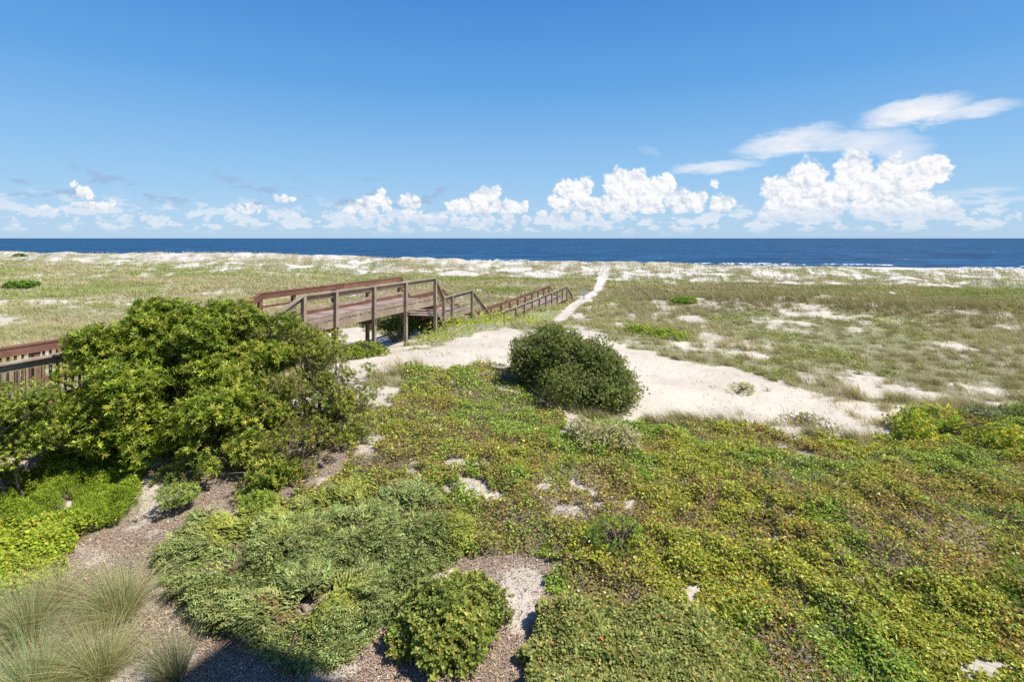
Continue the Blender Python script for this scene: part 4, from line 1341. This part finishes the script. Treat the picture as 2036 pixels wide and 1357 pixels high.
    shrub('under_deck_shrub', 'dark green bush growing in the shade under the boardwalk', 'shrub',
          [(760, 640, 26.5, 45, 16, .8), (800, 645, 27.5, 40, 18, .8), (840, 640, 29.5, 30, 16, .8)], 1500, 7, .07, .11, .4, [(.07, .12, .025), (.05, .09, .02)], None, None, 0, base=(-6.2, 27.3), seed=281, stems=30, twigs=40)
    shrub('silvery_shrub', 'pale silvery herb with fuzzy spikes below the dark round shrub', 'herb',
          [(1205, 868, 12.0, 75, 30, .6), (1160, 852, 12.3, 35, 20, .5), (1250, 890, 11.8, 30, 20, .5)], 2600, 6, .03, .06, .35,
          [(.23, .20, .20), (.17, .165, .14), (.09, .10, .05), (.28, .25, .26)], None, None, 0, base=(2.1, 12.0), seed=291, stems=40, spread=.5, mat=M_MATLEAF, cut=.4)
    shrub('silvery_shrub', 'grey-green low herb with pale stems in the bare sand left of the yellow-green shrub', 'herb',
          [(1625, 850, 14.2, 55, 20, .7), (1580, 835, 14.8, 35, 12, .5), (1660, 870, 13.7, 34, 16, .5)], 1100, 6, .03, .06, .4,
          [(.18, .165, .14), (.11, .12, .06), (.09, .11, .05)], None, None, 0, base=(8.3, 14.2), seed=293, stems=40, spread=.6, mat=M_MATLEAF, cut=.42)
    shrub('weed_clump', 'light green leafy clump in the mulch under the tall shrub', 'plant',
          [(360, 982, 9.6, 42, 22, .35)], 420, 7, .03, .055, .4, [(.13, .165, .06), (.10, .13, .045)], None, None, 0, seed=301, stems=10, mat=M_MATLEAF)
    shrub('weed_clump', 'green leafy clump at the mulch edge above the left end of the juniper', 'plant',
          [(515, 1000, 9.4, 32, 22, .3)], 420, 7, .03, .055, .4, [(.12, .16, .035), (.09, .125, .03)], None, None, 0, seed=303, stems=10, mat=M_MATLEAF)
    shrub('weed_clump', 'dark green small bush casting a shadow in the middle of the vine mat', 'plant',
          [(1225, 1068, 8.5, 55, 40, .4)], 900, 6, .03, .055, .35, [(.075, .13, .022), (.10, .17, .03)], None, None, 0, seed=305, stems=30, twigs=40, mat=M_MATLEAF, cut=.4)
    shrub('weed_clump', 'bright lime green fennel-like tuft in the lower right of the vine mat', 'plant',
          [(1500, 1305, 6.6, 34, 26, .2), (1480, 1280, 6.8, 20, 20, .15)], 500, 7, .035, .06, .18, [(.16, .24, .03), (.13, .2, .025)], None, None, 0, seed=307, stems=10, mat=M_MATLEAF)
    shrub('weed_clump', 'single lone small green tuft in the sand track right of centre', 'plant',
          [(1475, 772, 17.3, 24, 10, .35)], 160, 6, .04, .07, .3, [(.13, .16, .05), (.17, .17, .08)], None, None, 0, seed=309, stems=10, mat=M_MATLEAF)
    # the rounded hawthorn by the juniper
    L = [(885, 1240, 7.05, 108, 66, .72)]
    r = shrub('hawthorn_shrub', 'rounded oval-leaved shrub on the mulch at the bottom centre', 'shrub', L, 5600, 6, .042, .062, .6,
              [(.14, .165, .05), (.105, .128, .04), (.18, .20, .068), (.075, .088, .03)], [4, 4, 3, 2], [(.21, .215, .07)], .12, seed=311, lump=.24, scale=.3, inner=.3, stems=30, spread=.9, floor=.10, oval=True)


# ------------------------------------------------------------------ bark mulch, dry leaves and twigs lying about
def build_litter():
    x, y = sample_world(330000, 5.6, 14, .6, -60, 1250)
    z = H(x, y); c = cover(x, y, z)
    n0 = fbm(x / 1.1 + 3, y / .8, 73, 4)
    k = (c['mulch'] & (rng.random(len(x)) < .25 + .75 * ss(n0, .72, .60))) | (c['hole'] & (rng.random(len(x)) < .4)) | (c['jun'] & (rng.random(len(x)) < .3))
    for (hu, hv, hr) in [(305, 1000, 38), (440, 1050, 45), (330, 1165, 30), (500, 1035, 30), (1040, 1165, 45), (1035, 1215, 36), (150, 895, 45), (1030, 1250, 20), (300, 960, 26)]:
        k &= ~((np.hypot(c['u'] - hu, (c['v'] - hv) * 1.3) / hr < 1.0) & (rng.random(len(x)) < .75))
    x, y, z = x[k], y[k], z[k]
    n = len(x)
    D = np.stack([rng.normal(size=n), rng.normal(size=n), rng.normal(size=n) * .25], 1)
    N_ = unit(np.stack([rng.normal(size=n) * .35, rng.normal(size=n) * .35, np.ones(n)], 1))
    L = rng.uniform(.015, .05, n) * (1 + .6 * (rng.random(n) < .1))
    P = np.stack([x, y, z + .004 + rng.random(n) * .02], 1)
    col = pick([(.29, .225, .17), (.19, .145, .11), (.40, .33, .26), (.54, .47, .38), (.36, .22, .13), (.32, .275, .23)], n, w=[4, 1.6, 4.5, 3.6, 1.0, 4])
    col *= np.array([1.12, 1.05, 1.0])
    warm = (fbm(x / 1.2, y / 1.0, 191, 3) > .55) & (rng.random(n) < .3)
    col[warm] = pick([(.42, .27, .16), (.48, .33, .21), (.34, .22, .14)], n)[warm]
    o = emit_quads('bark_mulch', leaves(P, D, N_, L, L * rng.uniform(.16, .4, n), .05), col, M_TWIG)
    tag(o, 'brown and grey shredded bark mulch and dry leaves on the ground at lower left', 'mulch', kind='stuff')
    # dry bits and seedlings on the open sand
    x, y = sample_world(60000, 9, 30, .8, 500, 2100)
    z = H(x, y); c = cover(x, y, z)
    cl = fbm(x / 1.3, y / 1.3, 193, 4)
    k = c['sand'] & (rng.random(len(x)) < .04 + .5 * ss(cl, .56, .68))
    x, y, z = x[k], y[k], z[k]; n = len(x)
    D = np.stack([rng.normal(size=n), rng.normal(size=n), np.abs(rng.normal(size=n)) * .5], 1)
    b = blades(np.stack([x, y, z], 1), D, rng.uniform(.03, .12, n), np.full(n, .008), np.stack([rng.normal(size=n) * .3, rng.normal(size=n) * .3, -.2 * np.ones(n)], 1), 2)
    o = emit_blades('dry_litter', b, pick([(.26, .21, .14), (.17, .13, .09), (.20, .21, .09), (.36, .30, .2)], n), M_TWIG)
    tag(o, 'sparse dry stalks and seedlings lying on the pale sand', 'litter', kind='stuff')


# ------------------------------------------------------------------ ornamental grasses
def build_tufts():
    specs = [(240, 1235, 7.2, .95, 'fountain_grass', 'wispy green-gold fountain grass tuft in the middle of the lower left mulch', 2000, (.19, .22, .09), .9),
             (50, 1270, 7.0, 1.0, 'fountain_grass', 'wide pale fountain grass tuft cut by the left edge', 2000, (.18, .23, .11), 1.05),
             (110, 1215, 7.6, .7, 'fountain_grass', 'dry brownish fountain grass tuft behind the others at lower left', 1200, (.23, .21, .12), .95),
             (200, 1350, 6.4, .85, 'fountain_grass', 'straw-tipped fountain grass tuft at the bottom edge', 1800, (.20, .22, .09), 1.05),
             (70, 1390, 6.2, .9, 'fountain_grass', 'green fountain grass tuft in the bottom left corner', 2000, (.17, .23, .10), 1.1),
             (345, 1350, 6.45, .62, 'fountain_grass', 'dark blue-green upright grass tuft beside the building shadow', 1300, (.10, .13, .07), .5)]
    for (u, v, Y, hh, nm, lab, n, colr, spr) in specs:
        gx, gy, gz = ground_at(u, v)
        root = empty(nm, (gx, gy, gz), lab, 'grass tuft', 'fountain grasses in the lower left corner')
        a = rng.uniform(0, 2 * pi, n)
        r = rng.random(n) ** .6 * .13
        P = np.stack([gx + r * np.cos(a), gy + r * np.sin(a), np.full(n, gz - .01)], 1)
        a2 = a + rng.normal(size=n) * .5
        out = rng.random(n) * spr
        D = np.stack([np.cos(a2) * out - .12, np.sin(a2) * out, np.ones(n)], 1)
        Lb = hh * rng.uniform(.5, 1.1, n)
        bend = np.stack([np.cos(a2) * out * .7 - .10, np.sin(a2) * out * .7, -.35 * out - .1 * rng.random(n)], 1)
        col = np.array(colr) * (1 + .3 * rng.normal(size=(n, 1)))
        Lb = np.where(rng.random(n) < .25, Lb * .45, Lb)
        kink = rng.random(n) < .12
        bend[kink] += rng.normal(size=(kink.sum(), 3)) * [.2, .2, .05]
        col[Lb < hh * .45] = (.26, .19, .11)
        st = rng.random(n) < .3
        col[st] = pick([(.40, .35, .2), (.33, .27, .15)], n)[st]
        emit_blades('blade', blades(P, D, Lb, rng.uniform(.003, .005, n), bend, 5), np.clip(col, .02, .8), M_GRASS, root)
    # tall flowering sea oats on the left
    for (u, v, h, lab) in [(30, 700, 1.75, 'tall sea oat stalk with drooping tan seed head behind the left railing'),
                           (8, 705, 1.3, 'shorter sea oat stalk with seed head at the very left edge'),
                           (1108, 640, .0, '')]:
        if h == 0: continue
        Y = 14.5
        gx = (u - 1018) / F * Y; gz = H(gx, Y)[0]
        root = empty('sea_oat', (gx, Y, gz), lab, 'sea oats')
        t = np.linspace(0, 1, 9)
        h = h + 0.4
        ptsx = np.stack([gx + .35 * t ** 3 * h * -1, Y + 0 * t, gz + h * (t - .12 * t ** 4)], 1)
        emit_tubes('stalk', [(ptsx, .006 - .003 * t)], M_TWIG, (.42, .33, .17), root, 4)
        n = 60
        tt = rng.uniform(.72, 1.0, n)
        base = np.stack([np.interp(tt, t, ptsx[:, k]) for k in range(3)], 1)
        D = np.stack([rng.normal(size=n) * .6 - .4, rng.normal(size=n) * .5, -.6 - .3 * rng.random(n)], 1)
        emit_quads('seed_head', leaves(base, D, rng.normal(size=(n, 3)), rng.uniform(.05, .09, n), .03), pick([(.55, .40, .20), (.45, .32, .15)], n), M_GRASS, root)


# ------------------------------------------------------------------ boardwalk
class MB:
    def __init__(s): s.co = []; s.fa = []

    def beam(s, p0, p1, w, h, up=(0, 0, 1), off=(0, 0, 0)):
        """box of width w (sideways) and height h (along up) whose centre line runs from p0 to p1"""
        p0 = np.array(p0, dtype=float) + off; p1 = np.array(p1, dtype=float) + off
        d = unit(p1 - p0)
        sd = unit(np.cross(d, np.array(up, dtype=float)))
        u_ = np.cross(sd, d)
        i = len(s.co)
        for p in (p0, p1):
            for a, b in ((-1, -1), (1, -1), (1, 1), (-1, 1)):
                s.co.append(p + sd * a * w / 2 + u_ * b * h / 2)
        for f in ((0, 1, 2, 3), (7, 6, 5, 4), (0, 4, 5, 1), (1, 5, 6, 2), (2, 6, 7, 3), (3, 7, 4, 0)):
            s.fa.append([i + k for k in f])

    def build(s, name, mat, parent=None):
        o = mesh_from(name, np.array(s.co), np.array(s.fa).ravel(), np.full(len(s.fa), 4), mat, parent)
        return o


def build_boardwalk():
    d1 = np.array([.380, .925])
    pr = np.array([-.925, .380])
    P0 = np.array([-7.09, 17.8])
    Wd = 1.8
    A = lambda t: P0 + d1 * t
    # stations of the near (sea-right) edge: x, y, deck height
    near = [(*A(-14.0), 2.5), (*A(-1.25), 2.5), (*A(0), 3.05), (*A(8.59), 3.05), (-3.71, 28.0, 1.82), (-2.52, 32.1, 1.82), (-1.48, 35.6, -.2), (.21, 39.7, -.2), (5.8, 56.6, -.2), (6.55, 58.5, -1.25)]
    near = np.array(near)
    far = []
    for i in range(len(near)):
        a = near[max(i - 1, 0), :2]; b = near[min(i + 1, len(near) - 1), :2]
        dd = unit((b - a)[None])[0]
        far.append((near[i, 0] - dd[1] * Wd, near[i, 1] + dd[0] * Wd, near[i, 2]))
    far = np.array(far)
    root = empty('boardwalk', (P0[0], P0[1], 1.3), 'long weathered wooden boardwalk with red-stained rails, stepping down over the dunes towards the sea', 'boardwalk')
    kinds = ['deck', 'stair', 'deck', 'stair', 'deck', 'stair', 'deck', 'deck', 'stair']
    RH = 1.03
    Z = np.array([0, 0, 1.])
    # decks and stairs
    for i, kd in enumerate(kinds):
        n0, n1, f0, f1 = near[i], near[i + 1], far[i], far[i + 1]
        L = np.linalg.norm(n1[:2] - n0[:2])
        mb = MB()
        if kd == 'deck':
            nb = int(L / .148)
            for k in range(nb):
                t = (k + .5) / nb
                a = n0 + (n1 - n0) * t; b = f0 + (f1 - f0) * t
                dz = rng.normal() * .003
                e = rng.normal() * .012
                out = unit((a - b)[None])[0]
                mb.beam(a + out * (.02 + e) + Z * (-.02 + dz), b - out * .02 + Z * (-.02 + dz), .138, .04)
            mb.build('deck', M_DECK, root)
            for t in (.33, .67):
                js = MB()
                js.beam(n0 + (f0 - n0) * t - Z * .155, n1 + (f1 - n1) * t - Z * .155, .045, .22)
                js.build('joist', M_JOIST, root)
            for a, b, m in ((n0, n1, M_GREY), (f0, f1, M_RED)):
                rb = MB()
                ns = max(1, int(L / 3.6)) if L > 4 else 1
                for q in range(ns):
                    p = a + (b - a) * (q / ns); r = a + (b - a) * ((q + 1) / ns - .002)
                    rb.beam(p - Z * .19, r - Z * .19, .05, .26)
                rb.build('rim_board', m, root)
        else:
            drop = abs(n1[2] - n0[2])
            ns = max(2, int(round(drop / .18)))
            for k in range(ns):
                t = (k + .5) / ns
                zz = n0[2] + (n1[2] - n0[2]) * ((k + .5) / ns)
                a = n0 + (n1 - n0) * t; b = f0 + (f1 - f0) * t
                a[2] = b[2] = zz
                tr = MB()
                tr.beam(a - Z * .02, b - Z * .02, L / ns + .02, .045)
                tr.build('tread', M_DECK, root)
            for a, b in ((n0, n1), (f0, f1)):
                sg = MB()
                sg.beam(a - Z * .17, b - Z * .17, .05, .28)
                sg.build('stringer', M_GREY, root)
    # posts
    def seg_pts(i, ts):
        return [(near[i] + (near[i + 1] - near[i]) * t, far[i] + (far[i + 1] - far[i]) * t) for t in ts]
    posts = []
    L0 = 14.0 - 1.25
    posts += [(p, True) for p in seg_pts(0, [.04, .21, .40, .59, .78, 1.0])]
    posts += [(p, False) for p in seg_pts(2, [0.0, 1.57 / 8.59, 3.8 / 8.59, 6.05 / 8.59, 1.0])]
    posts += [(p, False) for p in seg_pts(4, [0.0, .27, 1.0])]
    posts += [(p, False) for p in seg_pts(5, [.97])]
    posts += [(p, False) for p in seg_pts(7, list(np.linspace(0, 1, 9)))]
    posts += [(p, False) for p in seg_pts(6, [.5])]
    posts += [(p, False) for p in seg_pts(8, [1.0])]
    for (a, b), _ in posts:
        dirn = unit((a - b)[None])[0]
        for p, sgn, m in ((a, 1, M_GREY), (b, -1, M_RED)):
            q = p + dirn * sgn * .095
            gz = H(q[0], q[1])[0] - .3
            mb = MB()
            top = p[2] + RH - .045
            mb.beam((q[0], q[1], min(gz, p[2] - .5)), (q[0], q[1], top), .135, .135, (dirn[0], dirn[1], 0))
            mb.build('post', m if m is M_GREY else M_JOIST, root)
        # cross beam under the deck
        if a[2] > 0.5:
            cbm = MB()
            cbm.beam(a + dirn * .2 - Z * .40, b - dirn * .2 - Z * .40, .05, .22)
            cbm.build('cross_beam', M_JOIST, root)
            for zz in (-.3, -.46):
                bolt = MB()
                q = a + dirn * .163
                bolt.beam(q + Z * zz, q + dirn * .03 + Z * zz, .035, .035)
                bolt.build('bolt', M_GREY, root)
    # rails
    out_n = []
    for i, kd in enumerate(kinds):
        for side, (S_, m) in enumerate(((near, M_GREY), (far, M_RED))):
            other = far if side == 0 else near
            p, q = S_[i], S_[i + 1]
            o1 = unit((p - other[i])[None])[0]; o2 = unit((q - other[i + 1])[None])[0]
            o1[2] = o2[2] = 0
            rl = MB()
            L = np.linalg.norm(q - p)
            ns = max(1, int(round(L / 3.7)))
            inner = -1
            for k in range(ns):
                a = p + (q - p) * (k / ns); b = p + (q - p) * ((k + 1) / ns - (.002 if k < ns - 1 else -.004))
                oa = o1; ob = o2
                # flat cap and the board on edge under it
                rl.beam(a + oa * .055 + Z * (RH - .02), b + ob * .055 + Z * (RH - .02), .16, .04)
                if side == 1 or True:
                    offs = .012 if side == 1 else .012
                    rl.beam(a + oa * offs + Z * (RH - .135), b + ob * offs + Z * (RH - .135), .04, .185 if side == 1 else .14)
            rl.build('handrail', m, root)
            if i == 0:
                # bench-height plank and balusters on the first stretch
                bl = MB()
                nb = int(L / .135)
                for k in range(nb):
                    c = p + (q - p) * ((k + .5) / nb) + o1 * .05
                    bl.beam(c + Z * .08, c + Z * (RH - .20), .04, .04, (o1[0], o1[1], 0))
                b_ = bl.build('baluster', m, root)
                b_['kind'] = 'stuff'
                lr = MB(); lr.beam(p + o1 * .012 + Z * .12, q + o2 * .012 + Z * .12, .04, .14); lr.build('bottom_rail', M_RED, root)
            else:
                md = MB()
                md.beam(p + o1 * .005 + Z * .54, q + o2 * .005 + Z * .54, .04, .085)
                md.build('middle_rail', m, root)
                lo = MB()
                lo.beam(p + o1 * .005 + Z * .24, q + o2 * .005 + Z * .24, .04, .085) if side == 1 else None
                if side == 1: lo.build('lower_rail', M_GREY, root)
                if kd == 'deck':
                    kb = MB()
                    kb.beam(p + o1 * .0 + Z * .07, q + o2 * .0 + Z * .07, .045, .12)
                    kb.build('kick_board', M_RED if side else M_GREY, root)
    # small sign by the far path
    gx, gy = 61.0 * (1161 - 1018) / F, 61.0
    gz = H(gx, gy)[0]
    sroot = empty('path_sign', (gx, gy, gz), 'small pale rectangular sign on a post beside the far sandy path', 'sign')
    mb = MB(); mb.beam((gx, gy, gz - .2), (gx, gy, gz + 1.0), .09, .09, (1, 0, 0)); mb.build('post', M_GREY, sroot)
    ms, nt, out = new_mat('sign_paint')
    p = nd(nt, 'ShaderNodeBsdfPrincipled'); p.inputs['Base Color'].default_value = (.34, .40, .47, 1); p.inputs['Roughness'].default_value = .6
    nt.links.new(p.outputs[0], out.inputs[0])
    mb = MB(); mb.beam((gx - .2, gy - .07, gz + .82), (gx + .2, gy - .07, gz + .82), .03, .55); mb.build('sign_panel', ms, sroot)


# ------------------------------------------------------------------ the house whose shadow falls on the mulch (outside the frame)
def build_house():
    m, nt, out = new_mat('stucco')
    tc = nd(nt, 'ShaderNodeTexCoord')
    p = nd(nt, 'ShaderNodeBsdfPrincipled')
    nt.links.new(mixc(nt, noise(nt, tc.outputs['Object'], 3, 5), (.62, .55, .45, 1), (.72, .66, .56, 1)), p.inputs['Base Color'])
    p.inputs['Roughness'].default_value = .9
    nt.links.new(p.outputs[0], out.inputs[0])
    tip = np.array(ground_at(455, 1272))
    # walk up the sun ray to the corner of the roof
    D = HOUSE_D
    cor = tip[:2] + np.array([sin(SUN_AZ), cos(SUN_AZ)]) * D
    hgt = D * math.tan(SUN_EL) + tip[2]
    root = empty('beach_house', (cor[0] + 6, cor[1] - 6, .6), 'tall stucco beach house at the right, casting its shadow on the mulch', 'house')
    x0, y1 = cor
    w, dpt = 14.0, 12.0
    ca, sa = cos(HOUSE_ROT), sin(HOUSE_ROT)
    rot = lambda a, b, c: (x0 + a * ca - b * sa, y1 + a * sa + b * ca, c)
    co = [rot(0, -dpt, -1), rot(w, -dpt, -1), rot(w, 0, -1), rot(0, 0, -1)]
    co += [(a, b, hgt) for a, b, _ in co]
    fa = [0, 1, 2, 3, 7, 6, 5, 4, 0, 4, 5, 1, 1, 5, 6, 2, 2, 6, 7, 3, 3, 7, 4, 0]
    mesh_from('wall', np.array(co), fa, np.full(6, 4), m, root)
    mg, nt, out = new_mat('window_glass')
    p = nd(nt, 'ShaderNodeBsdfPrincipled'); p.inputs['Base Color'].default_value = (.03, .05, .06, 1); p.inputs['Roughness'].default_value = .08
    nt.links.new(p.outputs[0], out.inputs[0])
    for fl in range(4):
        for k in range(3):
            mb = MB()
            mb.beam(rot(2 + 3.6 * k, .02, 2.3 + 3.1 * fl), rot(4 + 3.6 * k, .02, 2.3 + 3.1 * fl), .06, 1.5)
            mb.build('window', mg, root)


HOUSE_D = 13.0
HOUSE_ROT = radians(-30)


build_house()
build_boardwalk()
build_shrubs()
build_tufts()
build_juniper()
build_hawbed()
build_green()
build_litter()
build_vine()
build_grass()
